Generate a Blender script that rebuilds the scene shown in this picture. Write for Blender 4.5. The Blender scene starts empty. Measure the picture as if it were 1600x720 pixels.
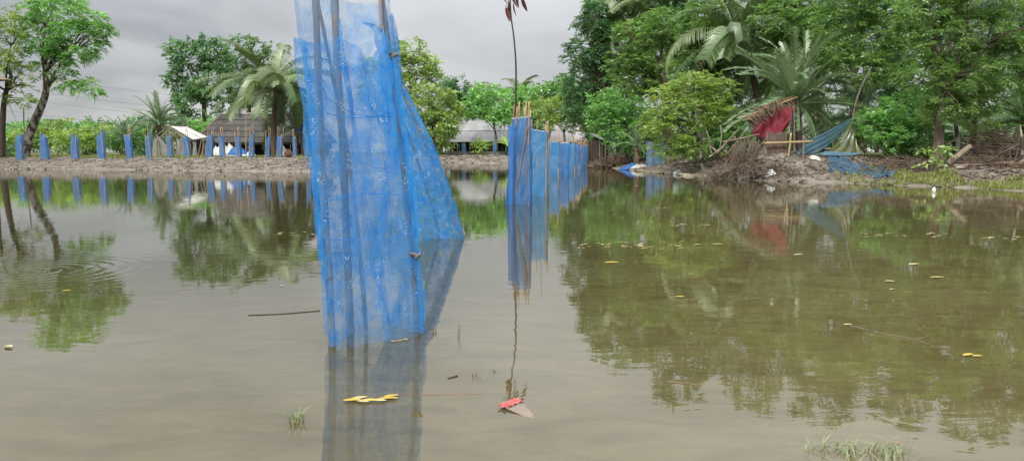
import bpy, math, random
import numpy as np
from mathutils import Vector, Matrix
R = math.radians
random.seed(7); RNG = np.random.default_rng(7)
SC = bpy.context.scene
COL = SC.collection

# ------------------------------------------------------------------ camera
F, CH = 1164.0, 1.25
PIT = math.atan(123 / F)
cam = bpy.data.cameras.new('camera'); cam.sensor_width = 36; cam.lens = 36 * F / 1600
cam.clip_start = 0.05; cam.clip_end = 3000
camo = bpy.data.objects.new('camera', cam); COL.objects.link(camo)
camo.location = (0, 0, CH); camo.rotation_euler = (math.pi / 2 - PIT, 0, 0)
SC.camera = camo

# ------------------------------------------------------------------ sky, sun, exposure
SUN_EL, SUN_AZ = R(42), R(200)          # azimuth of the sun measured from +Y (clockwise): behind the camera, a little left
world = bpy.data.worlds.new('World'); SC.world = world; world.use_nodes = True
wn = world.node_tree.nodes; wl = world.node_tree.links; wn.clear()
def N(tree, typ, **kw):
    n = tree.nodes.new(typ)
    for k, v in kw.items():
        if k in ('ins',):
            for i, val in v.items(): n.inputs[i].default_value = val
        else: setattr(n, k, v)
    return n
wt = world.node_tree
wout = N(wt, 'ShaderNodeOutputWorld'); bg = N(wt, 'ShaderNodeBackground')
sky = N(wt, 'ShaderNodeTexSky', sky_type='NISHITA', sun_disc=False, sun_elevation=SUN_EL, sun_rotation=SUN_AZ)
skym = N(wt, 'ShaderNodeMix', data_type='RGBA', blend_type='MULTIPLY', ins={0: 1.0}); skym.inputs[7].default_value = (.08, .08, .08, 1)
tc = N(wt, 'ShaderNodeTexCoord'); sep = N(wt, 'ShaderNodeSeparateXYZ')
wl.new(tc.outputs['Generated'], sep.inputs[0])
zz = N(wt, 'ShaderNodeMath', operation='MAXIMUM', ins={1: 0.0}); wl.new(sep.outputs[2], zz.inputs[0])
za = N(wt, 'ShaderNodeMath', operation='ADD', ins={1: 0.16}); wl.new(zz.outputs[0], za.inputs[0])
dx = N(wt, 'ShaderNodeMath', operation='DIVIDE'); wl.new(sep.outputs[0], dx.inputs[0]); wl.new(za.outputs[0], dx.inputs[1])
dy = N(wt, 'ShaderNodeMath', operation='DIVIDE'); wl.new(sep.outputs[1], dy.inputs[0]); wl.new(za.outputs[0], dy.inputs[1])
cmb = N(wt, 'ShaderNodeCombineXYZ'); wl.new(dx.outputs[0], cmb.inputs[0]); wl.new(dy.outputs[0], cmb.inputs[1])
cn = N(wt, 'ShaderNodeTexNoise', ins={'Scale': 0.55, 'Detail': 6.0, 'Roughness': 0.5, 'Distortion': 0.5}); wl.new(cmb.outputs[0], cn.inputs['Vector'])
cr = N(wt, 'ShaderNodeValToRGB'); wl.new(cn.outputs[0], cr.inputs[0])
cr.color_ramp.elements[0].position = .38; cr.color_ramp.elements[0].color = (.425, .435, .46, 1)
cr.color_ramp.elements[1].position = .66; cr.color_ramp.elements[1].color = (.88, .885, .89, 1)
# overcast sky: luminance climbs towards the zenith (CIE overcast distribution)
gr = N(wt, 'ShaderNodeMath', operation='MULTIPLY_ADD', ins={1: 1.9, 2: 0.435}); zp = N(wt, 'ShaderNodeMath', operation='POWER', ins={1: 1.5}); wl.new(zz.outputs[0], zp.inputs[0]); wl.new(zp.outputs[0], gr.inputs[0])
gm = N(wt, 'ShaderNodeMix', data_type='RGBA', blend_type='MULTIPLY', ins={0: 1.0}); wl.new(cr.outputs[0], gm.inputs[6]); wl.new(gr.outputs[0], gm.inputs[7])
mx = N(wt, 'ShaderNodeMix', data_type='RGBA', ins={0: 0.93}); wl.new(sky.outputs[0], skym.inputs[6]); wl.new(skym.outputs[2], mx.inputs[6]); wl.new(gm.outputs[2], mx.inputs[7])
wl.new(mx.outputs[2], bg.inputs[0]); bg.inputs[1].default_value = 1.0; wl.new(bg.outputs[0], wout.inputs[0])
sun = bpy.data.lights.new('sun', 'SUN'); sun.energy = 1.5; sun.angle = R(14); sun.color = (1, .96, .9)
suno = bpy.data.objects.new('sun', sun); COL.objects.link(suno)
sdir = Vector((math.sin(SUN_AZ) * math.cos(SUN_EL), math.cos(SUN_AZ) * math.cos(SUN_EL), math.sin(SUN_EL)))
suno.rotation_euler = (-sdir).to_track_quat('-Z', 'Y').to_euler()
vs = SC.view_settings; vs.view_transform = 'Standard'; vs.look = 'None'; vs.exposure = 0.85; vs.gamma = 1.0; vs.use_curve_mapping = False
SC.cycles.use_denoising = True
SC.cycles.max_bounces = 8; SC.cycles.transparent_max_bounces = 24; SC.cycles.diffuse_bounces = 4; SC.cycles.glossy_bounces = 3
SC.cycles.caustics_reflective = False; SC.cycles.caustics_refractive = False

# ------------------------------------------------------------------ pixel -> place
CP, SP = math.cos(PIT), math.sin(PIT)
def ray(px, py):
    x = (px - 800) / F; y = -(py - 360) / F
    return (x, CP + y * SP, -SP + y * CP)
def at(px, py, Y):
    d = ray(px, py); t = Y / d[1]
    return Vector((d[0] * t, Y, CH + d[2] * t))
def gp(px, py, z=0.0):
    d = ray(px, py); t = (z - CH) / d[2]
    return Vector((d[0] * t, d[1] * t, z))
def pxm(Y): return F / Y

# ------------------------------------------------------------------ noise and terrain
def _hash(i, j, s):
    v = np.sin(i * 127.1 + j * 311.7 + s * 74.7) * 43758.5453
    return v - np.floor(v)
def vnoise(x, y, s=0):
    xi, yi = np.floor(x), np.floor(y); fx, fy = x - xi, y - yi
    fx = fx * fx * (3 - 2 * fx); fy = fy * fy * (3 - 2 * fy)
    a = _hash(xi, yi, s); b = _hash(xi + 1, yi, s); c = _hash(xi, yi + 1, s); d = _hash(xi + 1, yi + 1, s)
    return (a * (1 - fx) + b * fx) * (1 - fy) + (c * (1 - fx) + d * fx) * fy - .5
def fbm(x, y, s=0, o=4):
    t, a = 0, 1.0
    for k in range(o):
        t = t + a * vnoise(x * 2 ** k, y * 2 ** k, s + k); a *= .5
    return t
def sstep(a, b, x):
    t = np.clip((x - a) / (b - a), 0, 1); return t * t * (3 - 2 * t)

shore_px = [(0, 264.5), (60, 265), (120, 264.5), (200, 265.5), (240, 266), (300, 267), (360, 267.5), (420, 268), (478, 268.5)]
SH = [(-75, 49), (-52, 51)] + [tuple(gp(x, y)[:2]) for x, y in shore_px]
SH += [(-11.2, 52), (-10.5, 62), (-10.6, 78), (-9.3, 82.5)]
SH += [tuple(gp(x, y)[:2]) for x, y in [(700, 254.6), (740, 255), (790, 255.3)]] + [(4, 82), (7.6, 72)]
SH += [tuple(gp(x, y)[:2]) for x, y in [(918, 258.5), (950, 262), (985, 266), (1030, 269), (1075, 272), (1110, 277), (1150, 281), (1200, 283.5), (1260, 285), (1310, 285.5), (1350, 288), (1420, 291), (1500, 294), (1570, 297.5), (1640, 300)]]
SH += [(24, 21), (30, 10), (30, 4), (14, 2.6), (4, 2.2), (1.6, 2.55), (0, 2.2), (-5, 1.9), (-20, 1.5), (-50, 0.5), (-75, 5)]
SHA = np.array(SH)
def sdf(x, y):
    """signed distance to the shore, positive on land"""
    x = np.asarray(x, float); y = np.asarray(y, float)
    best = np.full(x.shape, 1e9); ins = np.zeros(x.shape, bool)
    for k in range(len(SHA)):
        ax, ay = SHA[k]; bx, by = SHA[(k + 1) % len(SHA)]
        ex, ey = bx - ax, by - ay
        t = np.clip(((x - ax) * ex + (y - ay) * ey) / (ex * ex + ey * ey), 0, 1)
        best = np.minimum(best, (x - ax - t * ex) ** 2 + (y - ay - t * ey) ** 2)
        c = ((ay > y) != (by > y)) & (x < (bx - ax) * (y - ay) / (by - ay + 1e-12) + ax)
        ins ^= c
    d = np.sqrt(best)
    return np.where(ins, -d, d)
MOUND = at(1165, 240, 34)
def gz(x, y, d=None):
    x = np.asarray(x, float); y = np.asarray(y, float)
    if d is None: d = sdf(x, y)
    d = d + fbm(x * .55, y * .55, 3, 3) * .8 * sstep(6, 14, y)
    right = sstep(4, 12, x) * sstep(8, 16, y)
    near = 1 - sstep(6, 12, y)
    flat = sstep(13.5, 16.5, x) * (1 - sstep(30, 34, y))
    Hl = .74 * (1 - right) + (.84 - .34 * flat) * right; Hl = Hl * (1 - near) + .35 * near
    wd = 4.2 * (1 - right) + 4.6 * right
    land = Hl * sstep(-.15, 1, d / wd) + .25 * sstep(8, 30, d) * right
    lumps = sstep(0, .8, d) * (1 - .65 * sstep(5, 9, d)) * sstep(8, 16, y)
    land = land + lumps * (fbm(x * 1.1, y * 1.1, 11, 4) * .22 + np.abs(fbm(x * 2.3, y * 2.3, 17, 3)) * .14)
    # heaped earth in front of the red shelter
    mx_, my_ = MOUND.x, MOUND.y
    mk = sstep(-.1, 2.2, d)
    land = land + mk * 1.15 * np.exp(-(((x - mx_) / 2.2) ** 2 + ((y - my_ - .6) / 1.8) ** 2)) * (1 + .35 * fbm(x * 2.2, y * 2.2, 5, 4))
    land = land + mk * .08 * np.exp(-(((x - mx_ - 3.5) / 3.5) ** 2 + ((y - my_ + .2) / 1.5) ** 2)) + mk * .12 * np.exp(-(((x - mx_ - 1.0) / 5) ** 2 + ((y - my_ - .3) / 1.5) ** 2))
    dep = np.where(y < 16, .03 + .045 * -d, .06 + .22 * -d)
    bed = -np.minimum(dep, .85) - .012 + fbm(x * 1.1, y * 2.2, 23, 5) * .06 * sstep(0, 1.5, -d)
    return np.where(d > 0, np.maximum(land, .012), np.minimum(bed, -.006) + 0)
def gzs(x, y): return float(gz(np.array([x]), np.array([y]))[0])
def on(px, Y, py=245):
    p = at(px, py, Y); p.z = gzs(p.x, p.y); return p

# ------------------------------------------------------------------ mesh helpers
def tag(o, label=None, cat=None, group=None, kind=None):
    if label: o['label'] = label
    if cat: o['category'] = cat
    if group: o['group'] = group
    if kind: o['kind'] = kind
    return o
def empty(name, loc, rz=0):
    o = bpy.data.objects.new(name, None); COL.objects.link(o); o.location = loc; o.rotation_euler[2] = rz
    o.empty_display_size = .1
    return o
def link(name, me, mat=None, parent=None):
    o = bpy.data.objects.new(name, me); COL.objects.link(o)
    if mat is not None and not me.materials: me.materials.append(mat)
    if parent is not None:
        o.parent = parent
        o.matrix_parent_inverse = Matrix.LocRotScale(parent.location, parent.rotation_euler, None).inverted()
    return o
def child(o, parent):            # parent in the parent's own frame (no inverse)
    o.parent = parent; return o
def npmesh(name, V, Q, rnd=None, smooth=False):
    V = np.asarray(V, np.float32); Q = np.asarray(Q, np.int32)
    me = bpy.data.meshes.new(name); k = Q.shape[1]
    me.vertices.add(len(V)); me.vertices.foreach_set('co', V.ravel())
    me.loops.add(Q.size); me.loops.foreach_set('vertex_index', Q.ravel())
    me.polygons.add(len(Q)); me.polygons.foreach_set('loop_start', np.arange(0, Q.size, k, dtype=np.int32))
    me.polygons.foreach_set('loop_total', np.full(len(Q), k, np.int32))
    if smooth: me.polygons.foreach_set('use_smooth', np.ones(len(Q), bool))
    if rnd is not None:
        a = me.attributes.new('rnd', 'FLOAT', 'FACE'); a.data.foreach_set('value', np.asarray(rnd, np.float32))
    me.update(calc_edges=True)
    return me
class MB:
    def __init__(s): s.v = []; s.f = []
    def add(s, vs, fs):
        b = len(s.v); s.v += [tuple(v) for v in vs]; s.f += [tuple(i + b for i in f) for f in fs]; return s
    def quad(s, a, b, c, d): return s.add([a, b, c, d], [(0, 1, 2, 3)])
    def box(s, c, sz, rz=0, j=0):
        c = Vector(c); m = Matrix.Rotation(rz, 3, 'Z'); vs = []
        for z in (-1, 1):
            for x, y in ((-1, -1), (1, -1), (1, 1), (-1, 1)):
                vs.append(c + m @ Vector((x * sz[0] / 2 + random.uniform(-j, j), y * sz[1] / 2 + random.uniform(-j, j), z * sz[2] / 2 + random.uniform(-j, j))))
        return s.add(vs, [(3, 2, 1, 0), (4, 5, 6, 7), (0, 1, 5, 4), (1, 2, 6, 5), (2, 3, 7, 6), (3, 0, 4, 7)])
    def tube(s, pts, rad, n=6, cap=True):
        pts = [Vector(p) for p in pts]
        if not hasattr(rad, '__len__'): rad = [rad] * len(pts)
        vs = []; up = None
        for i, p in enumerate(pts):
            t = (pts[min(i + 1, len(pts) - 1)] - pts[max(i - 1, 0)])
            t = t.normalized() if t.length > 1e-9 else Vector((0, 0, 1))
            if up is None: up = Vector((1, 0, 0)) if abs(t.x) < .8 else Vector((0, 1, 0))
            a = (up - t * up.dot(t)).normalized(); b = t.cross(a); up = a
            for k in range(n):
                th = 2 * math.pi * k / n; vs.append(p + (a * math.cos(th) + b * math.sin(th)) * rad[i])
        fs = []
        for i in range(len(pts) - 1):
            for k in range(n):
                fs.append((i * n + k, i * n + (k + 1) % n, (i + 1) * n + (k + 1) % n, (i + 1) * n + k))
        if cap: fs += [tuple(range(n))[::-1], tuple((len(pts) - 1) * n + k for k in range(n))]
        return s.add(vs, fs)
    def grid(s, P):
        nv, nu = len(P), len(P[0]); b = len(s.v)
        for r in P: s.v += [tuple(p) for p in r]
        for j in range(nv - 1):
            for i in range(nu - 1): s.f.append((b + j * nu + i, b + j * nu + i + 1, b + (j + 1) * nu + i + 1, b + (j + 1) * nu + i))
        return s
    def mesh(s, name, smooth=False):
        me = bpy.data.meshes.new(name); me.from_pydata(s.v, [], s.f)
        if smooth: me.polygons.foreach_set('use_smooth', [True] * len(me.polygons))
        me.update(); return me
    def build(s, name, mat, parent=None, smooth=False): return link(name, s.mesh(name, smooth), mat, parent)
def bez(a, b, n=8, bend=0, sag=0, seed=None):
    a, b = Vector(a), Vector(b); L = (b - a).length; r = random
    o = Vector((r.uniform(-1, 1), r.uniform(-1, 1), r.uniform(-1, 1))) * bend * L
    out = []
    for i in range(n + 1):
        t = i / n; out.append(a.lerp(b, t) + o * 4 * t * (1 - t) - Vector((0, 0, sag * L * 4 * t * (1 - t))))
    return out
def catmull(pts, n=6, closed=False):
    P = [Vector(p) for p in pts]; m = len(P); out = []
    rng = range(m) if closed else range(m - 1)
    for i in rng:
        if closed: p0, p1, p2, p3 = P[(i - 1) % m], P[i], P[(i + 1) % m], P[(i + 2) % m]
        else: p0, p1, p2, p3 = P[max(i - 1, 0)], P[i], P[i + 1], P[min(i + 2, m - 1)]
        for k in range(n):
            t = k / n
            out.append(.5 * ((2 * p1) + (p2 - p0) * t + (2 * p0 - 5 * p1 + 4 * p2 - p3) * t * t + (3 * p1 - p0 - 3 * p2 + p3) * t ** 3))
    if not closed: out.append(P[-1])
    return out

# ------------------------------------------------------------------ materials
def newmat(name):
    m = bpy.data.materials.new(name); m.use_nodes = True; t = m.node_tree; t.nodes.clear()
    return m, t, N(t, 'ShaderNodeOutputMaterial')
def mat(name, c1, c2=None, scale=4, rough=.8, bump=.3, stretch=None, spec=.3, detail=5, metallic=0, bscale=None, ramp=(.3, .7)):
    m, t, out = newmat(name); L = t.links
    b = N(t, 'ShaderNodeBsdfPrincipled'); b.inputs['Roughness'].default_value = rough; b.inputs['Specular IOR Level'].default_value = spec; b.inputs['Metallic'].default_value = metallic
    c2 = c2 or tuple(x * .65 for x in c1)
    tcn = N(t, 'ShaderNodeTexCoord'); mp = N(t, 'ShaderNodeMapping'); L.new(tcn.outputs['Object'], mp.inputs[0])
    if stretch: mp.inputs['Scale'].default_value = stretch
    n = N(t, 'ShaderNodeTexNoise', ins={'Scale': scale, 'Detail': detail, 'Roughness': .65}); L.new(mp.outputs[0], n.inputs['Vector'])
    r = N(t, 'ShaderNodeValToRGB'); L.new(n.outputs[0], r.inputs[0])
    r.color_ramp.elements[0].position = ramp[0]; r.color_ramp.elements[0].color = (*c2, 1)
    r.color_ramp.elements[1].position = ramp[1]; r.color_ramp.elements[1].color = (*c1, 1)
    oi = N(t, 'ShaderNodeObjectInfo'); hv = N(t, 'ShaderNodeHueSaturation')
    vv = N(t, 'ShaderNodeMath', operation='MULTIPLY_ADD', ins={1: .35, 2: .83}); L.new(oi.outputs['Random'], vv.inputs[0]); L.new(vv.outputs[0], hv.inputs['Value'])
    L.new(r.outputs[0], hv.inputs['Color']); L.new(hv.outputs[0], b.inputs['Base Color'])
    if bump:
        n2 = N(t, 'ShaderNodeTexNoise', ins={'Scale': bscale or scale * 4, 'Detail': 4.0}); L.new(mp.outputs[0], n2.inputs['Vector'])
        bp = N(t, 'ShaderNodeBump', ins={'Strength': bump, 'Distance': .03}); L.new(n2.outputs[0], bp.inputs['Height']); L.new(bp.outputs[0], b.inputs['Normal'])
    L.new(b.outputs[0], out.inputs[0]); return m
def leafmat(name, stops, transl=.48, gloss=.10):
    m, t, out = newmat(name); L = t.links
    a = N(t, 'ShaderNodeAttribute', attribute_name='rnd'); r = N(t, 'ShaderNodeValToRGB'); L.new(a.outputs['Fac'], r.inputs[0])
    e = r.color_ramp.elements; e[0].position = stops[0][0]; e[0].color = (*stops[0][1], 1); e[1].position = stops[-1][0]; e[1].color = (*stops[-1][1], 1)
    for p, c in stops[1:-1]: q = e.new(p); q.color = (*c, 1)
    oi = N(t, 'ShaderNodeObjectInfo'); hv = N(t, 'ShaderNodeHueSaturation')
    vv = N(t, 'ShaderNodeMath', operation='MULTIPLY_ADD', ins={1: .3, 2: .85}); L.new(oi.outputs['Random'], vv.inputs[0]); L.new(vv.outputs[0], hv.inputs['Value'])
    L.new(r.outputs[0], hv.inputs['Color'])
    d = N(t, 'ShaderNodeBsdfDiffuse'); tr = N(t, 'ShaderNodeBsdfTranslucent'); g = N(t, 'ShaderNodeBsdfGlossy', ins={'Roughness': .45}); g.inputs[0].default_value = (.8, .85, .8, 1)
    h2 = N(t, 'ShaderNodeHueSaturation', ins={'Hue': .485, 'Saturation': 1.1, 'Value': 1.25}); L.new(hv.outputs[0], h2.inputs['Color'])
    L.new(hv.outputs[0], d.inputs[0]); L.new(h2.outputs[0], tr.inputs[0])
    m1 = N(t, 'ShaderNodeMixShader', ins={0: transl}); L.new(d.outputs[0], m1.inputs[1]); L.new(tr.outputs[0], m1.inputs[2])
    m2 = N(t, 'ShaderNodeMixShader', ins={0: gloss}); L.new(m1.outputs[0], m2.inputs[1]); L.new(g.outputs[0], m2.inputs[2])
    L.new(m2.outputs[0], out.inputs[0]); return m
def netmat(name, col, hi, alpha, spots=.0, scale=9, zs=1.0):
    """thin woven plastic netting: threads let light through, folds and wet film vary the cover"""
    m, t, out = newmat(name); L = t.links
    tcn = N(t, 'ShaderNodeTexCoord')
    mpn = N(t, 'ShaderNodeMapping'); mpn.inputs['Scale'].default_value = (1, 1, zs); L.new(tcn.outputs['Object'], mpn.inputs[0])
    n = N(t, 'ShaderNodeTexNoise', ins={'Scale': scale, 'Detail': 8.0, 'Roughness': .68, 'Distortion': .6}); L.new(mpn.outputs[0], n.inputs['Vector'])
    mr = N(t, 'ShaderNodeMapRange', ins={1: .34, 2: .66, 3: max(alpha - .3, .03), 4: min(alpha + .3, 1)}); L.new(n.outputs[0], mr.inputs[0])
    r = N(t, 'ShaderNodeValToRGB'); L.new(n.outputs[0], r.inputs[0])
    r.color_ramp.elements[0].position = .35; r.color_ramp.elements[0].color = (*hi, 1); r.color_ramp.elements[1].position = .6; r.color_ramp.elements[1].color = (*col, 1)
    d = N(t, 'ShaderNodeBsdfDiffuse'); tl = N(t, 'ShaderNodeBsdfTranslucent'); L.new(r.outputs[0], d.inputs[0]); L.new(r.outputs[0], tl.inputs[0])
    m1 = N(t, 'ShaderNodeMixShader', ins={0: .45}); L.new(d.outputs[0], m1.inputs[1]); L.new(tl.outputs[0], m1.inputs[2])
    g = N(t, 'ShaderNodeBsdfGlossy', ins={'Roughness': .3}); g.inputs[0].default_value = (.7, .85, 1, 1)
    m1b = N(t, 'ShaderNodeMixShader', ins={0: .06}); L.new(m1.outputs[0], m1b.inputs[1]); L.new(g.outputs[0], m1b.inputs[2])
    tp = N(t, 'ShaderNodeBsdfTransparent'); m2 = N(t, 'ShaderNodeMixShader'); L.new(mr.outputs[0], m2.inputs[0]); L.new(tp.outputs[0], m2.inputs[1]); L.new(m1b.outputs[0], m2.inputs[2])
    last = m2
    if spots:   # droplets held in the mesh, their sparkle painted as pale dots
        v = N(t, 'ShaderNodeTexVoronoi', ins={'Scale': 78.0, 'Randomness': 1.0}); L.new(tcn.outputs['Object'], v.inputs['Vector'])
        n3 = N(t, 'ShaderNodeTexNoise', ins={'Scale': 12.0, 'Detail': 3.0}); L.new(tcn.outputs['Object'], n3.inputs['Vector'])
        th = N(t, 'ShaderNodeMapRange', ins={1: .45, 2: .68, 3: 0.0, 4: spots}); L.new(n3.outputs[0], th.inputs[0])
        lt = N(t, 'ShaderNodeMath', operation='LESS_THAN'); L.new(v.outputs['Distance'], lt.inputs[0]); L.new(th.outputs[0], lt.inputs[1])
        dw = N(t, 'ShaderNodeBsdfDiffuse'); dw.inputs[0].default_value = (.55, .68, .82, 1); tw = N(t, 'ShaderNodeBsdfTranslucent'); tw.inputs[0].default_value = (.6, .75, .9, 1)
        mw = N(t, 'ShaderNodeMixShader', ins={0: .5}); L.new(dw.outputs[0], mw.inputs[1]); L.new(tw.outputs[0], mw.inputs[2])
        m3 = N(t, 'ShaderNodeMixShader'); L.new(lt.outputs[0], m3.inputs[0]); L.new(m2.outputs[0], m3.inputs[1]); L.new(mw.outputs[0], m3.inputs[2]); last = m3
    L.new(last.outputs[0], out.inputs[0]); return m
M = {}
M['bark'] = mat('bark', (.20, .165, .12), (.07, .055, .04), 9, .95, .6, (1, 1, .35))
M['bark_pale'] = mat('lichen_bark', (.42, .39, .34), (.075, .062, .05), 3.4, .95, .6, (1, 1, .7), ramp=(.47, .56))
M['bark_dark'] = mat('dark_bark', (.10, .08, .06), (.04, .03, .025), 9, .95, .5, (1, 1, .4))
M['deadwood'] = mat('dead_wood', (.30, .245, .18), (.13, .10, .07), 7, .95, .5, (1, 1, .5))
M['twig'] = mat('twig', (.22, .16, .11), (.10, .07, .05), 5, .95, .2)
M['twig_red'] = mat('reddish_twig', (0.193, 0.138, 0.108), (0.092, 0.069, 0.054), 5, .95, .2)
M['bamboo'] = mat('bamboo', (.50, .38, .20), (.30, .22, .12), 8, .7, .2)
M['bamboo_grey'] = mat('weathered_bamboo', (.25, .225, .20), (.105, .092, .082), 11, .85, .4, (1, 1, .3))
M['bamboo_tip'] = mat('cut_bamboo', (.48, .30, .18), (.30, .19, .12), 8, .8, .2)
M['net'] = netmat('blue_netting', (.075, .24, .56), (.20, .40, .70), .76, .0, 11, .12)
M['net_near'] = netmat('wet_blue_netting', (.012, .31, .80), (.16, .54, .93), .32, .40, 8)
M['net_pale'] = netmat('single_layer_netting', (.16, .42, .80), (.32, .57, .88), .28, .0, 7)
M['net_fold'] = netmat('gathered_netting', (.012, .32, .84), (.07, .45, .92), .58, .0, 14)
M['net_mid'] = netmat('blue_netting_over_water', (.04, .25, .68), (.14, .42, .84), .58, .0, 13, .12)
M['net_tent'] = netmat('blue_green_netting', (.17, .34, .48), (.25, .45, .58), .78, .0, 2)
M['net_olive'] = netmat('olive_netting', (.22, .22, .05), (.20, .23, .14), .62, .0, 2)
M['net_heap'] = netmat('fallen_blue_net', (.10, .22, .36), (.20, .35, .50), .55, .0, 5)
M['net_light'] = netmat('lighter_blue_netting', (.05, .33, .74), (.18, .50, .88), .55, .0, 13, .12)
M['cord'] = mat('white_cord', (.6, .68, .75), (.4, .5, .6), 10, .7, 0)
M['string'] = mat('blue_string', (.03, .28, .80), (.02, .2, .65), 10, .6, 0)
M['red_tarp'] = mat('red_tarp', (.17, .014, .024), (.11, .009, .016), 1.6, .6, .15)
M['white_tarp'] = mat('white_tarp', (.62, .61, .57), (.42, .41, .37), 2.5, .6, .3)
M['blue_tarp'] = mat('blue_tarp', (.03, .16, .45), (.02, .10, .30), 3, .5, .3)
M['grey_tarp'] = mat('grey_tarp', (.30, .31, .28), (.17, .17, .15), 2.2, .7, .3)
M['blue_sheet'] = mat('faded_blue_sheet', (.14, .24, .36), (.08, .14, .22), 1.6, .6, .2)
M['white_sheet'] = mat('white_roof_sheet', (.68, .67, .63), (.48, .47, .43), 1.5, .55, .1)
M['iron'] = mat('corrugated_iron', (.40, .40, .41), (.26, .25, .25), 1.0, .5, .1, None, .5)
M['iron_dark'] = mat('weathered_roof', (.15, .14, .13), (.075, .068, .062), 1.3, .85, .3)
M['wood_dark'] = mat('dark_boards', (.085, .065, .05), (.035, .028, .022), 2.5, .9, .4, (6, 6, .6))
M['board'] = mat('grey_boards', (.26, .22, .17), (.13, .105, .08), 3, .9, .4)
M['mud_wall'] = mat('mud_wall', (.24, .20, .16), (.14, .115, .09), 2, .95, .4)
M['dark'] = mat('painted_interior_shade', (.02, .018, .016), (.012, .011, .01), 2, .95, 0)  # shade of unlit interiors, put into the colour as near-black
M['thatch'] = mat('thatch', (.25, .185, .12), (.10, .07, .045), 6, .95, .5, (1, 1, .3))
M['straw'] = mat('straw', (.42, .37, .25), (.25, .21, .14), 6, .95, .4)
M['clay'] = mat('clay', (.22, .11, .07), (.12, .06, .04), 4, .8, .2)
M['cloth_red'] = mat('red_cloth', (.26, .09, .07), None, 3, .8, .1)
M['cloth_dark'] = mat('dark_cloth', (.03, .035, .06), None, 3, .8, .1)
M['wire'] = mat('black_wire', (.16, .16, .165), None, 3, .6, 0)
M['earth'] = mat('earth_clod', (.18, .155, .125), (.09, .073, .056), 3, .95, .5)
M['foam'] = mat('white_foam', (.75, .75, .72), (.6, .6, .57), 5, .6, .1)
M['pinkred'] = mat('wet_red_plastic', (.42, .03, .04), (.50, .16, .13), 14, .35, .1, None, .5)
M['packet'] = mat('faded_pink_plastic', (.34, .25, .205), (.26, .215, .16), 9, .35, .1, None, .5)
M['yellow_leaf'] = mat('yellow_leaf', (.62, .47, .07), (.50, .33, .06), 9, .6, .1)
M['pale_leaf'] = mat('pale_leaf', (.60, .54, .26), (.42, .34, .14), 9, .6, .1)
M['brown_leaf'] = mat('brown_leaf', (.30, .19, .08), (.18, .11, .05), 9, .7, .1)
M['orange_leaf'] = mat('orange_leaf', (.55, .24, .05), (.40, .16, .04), 9, .6, .1)
M['dead_leaf'] = mat('dead_red_leaf', (.11, .035, .028), (.06, .02, .018), 5, .7, .2)
M['red_stem'] = mat('red_stem', (.26, .10, .08), (.16, .07, .06), 5, .8, 0)
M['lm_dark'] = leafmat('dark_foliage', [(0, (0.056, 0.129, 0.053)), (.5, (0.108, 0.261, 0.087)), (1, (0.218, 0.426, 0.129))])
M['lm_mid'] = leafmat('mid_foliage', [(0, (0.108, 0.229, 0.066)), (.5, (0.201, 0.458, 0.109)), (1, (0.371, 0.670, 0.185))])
M['lm_bright'] = leafmat('bright_foliage', [(0, (0.157, 0.254, 0.066)), (.5, (0.313, 0.487, 0.109)), (1, (0.575, 0.733, 0.201))])
M['lm_light'] = leafmat('light_foliage', [(0, (.095, .20, .045)), (.5, (.19, .365, .09)), (1, (.33, .51, .15))])
M['lm_blue'] = leafmat('bluish_foliage', [(0, (0.104, 0.171, 0.099)), (.5, (0.208, 0.327, 0.180)), (1, (0.366, 0.496, 0.268))])
M['lm_yellow'] = leafmat('lime_foliage', [(0, (0.209, 0.310, 0.073)), (.5, (0.445, 0.600, 0.128)), (1, (0.784, 0.843, 0.220))])
M['frond'] = leafmat('coconut_frond', [(0, (0.048, 0.100, 0.025)), (.5, (0.114, 0.200, 0.060)), (1, (0.209, 0.294, 0.102))], .3, .1)
M['frond_pale'] = leafmat('pale_frond', [(0, (0.082, 0.133, 0.036)), (.5, (0.164, 0.237, 0.072)), (1, (0.271, 0.342, 0.122))], .3, .1)
M['frond_brown'] = leafmat('dry_frond', [(0, (0.217, 0.139, 0.078)), (.5, (0.388, 0.271, 0.155)), (1, (0.558, 0.419, 0.264))], .25, .03)
M['datefrond'] = leafmat('date_frond', [(0, (0.093, 0.152, 0.070)), (.5, (0.175, 0.285, 0.124)), (1, (0.314, 0.428, 0.194))], .25, .12)
M['grass'] = leafmat('grass_blades', [(0, (0.124, 0.174, 0.037)), (.5, (0.223, 0.261, 0.062)), (1, (0.372, 0.372, 0.124))], .35, .05)
M['grass_pale'] = leafmat('pale_grass', [(0, (0.169, 0.218, 0.097)), (.5, (0.266, 0.327, 0.158)), (1, (0.459, 0.459, 0.266))], .35, .05)
M['litter'] = leafmat('litter', [(0, (.07, .05, .035)), (.5, (.16, .11, .08)), (1, (.28, .21, .15))], .1, .02)

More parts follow.
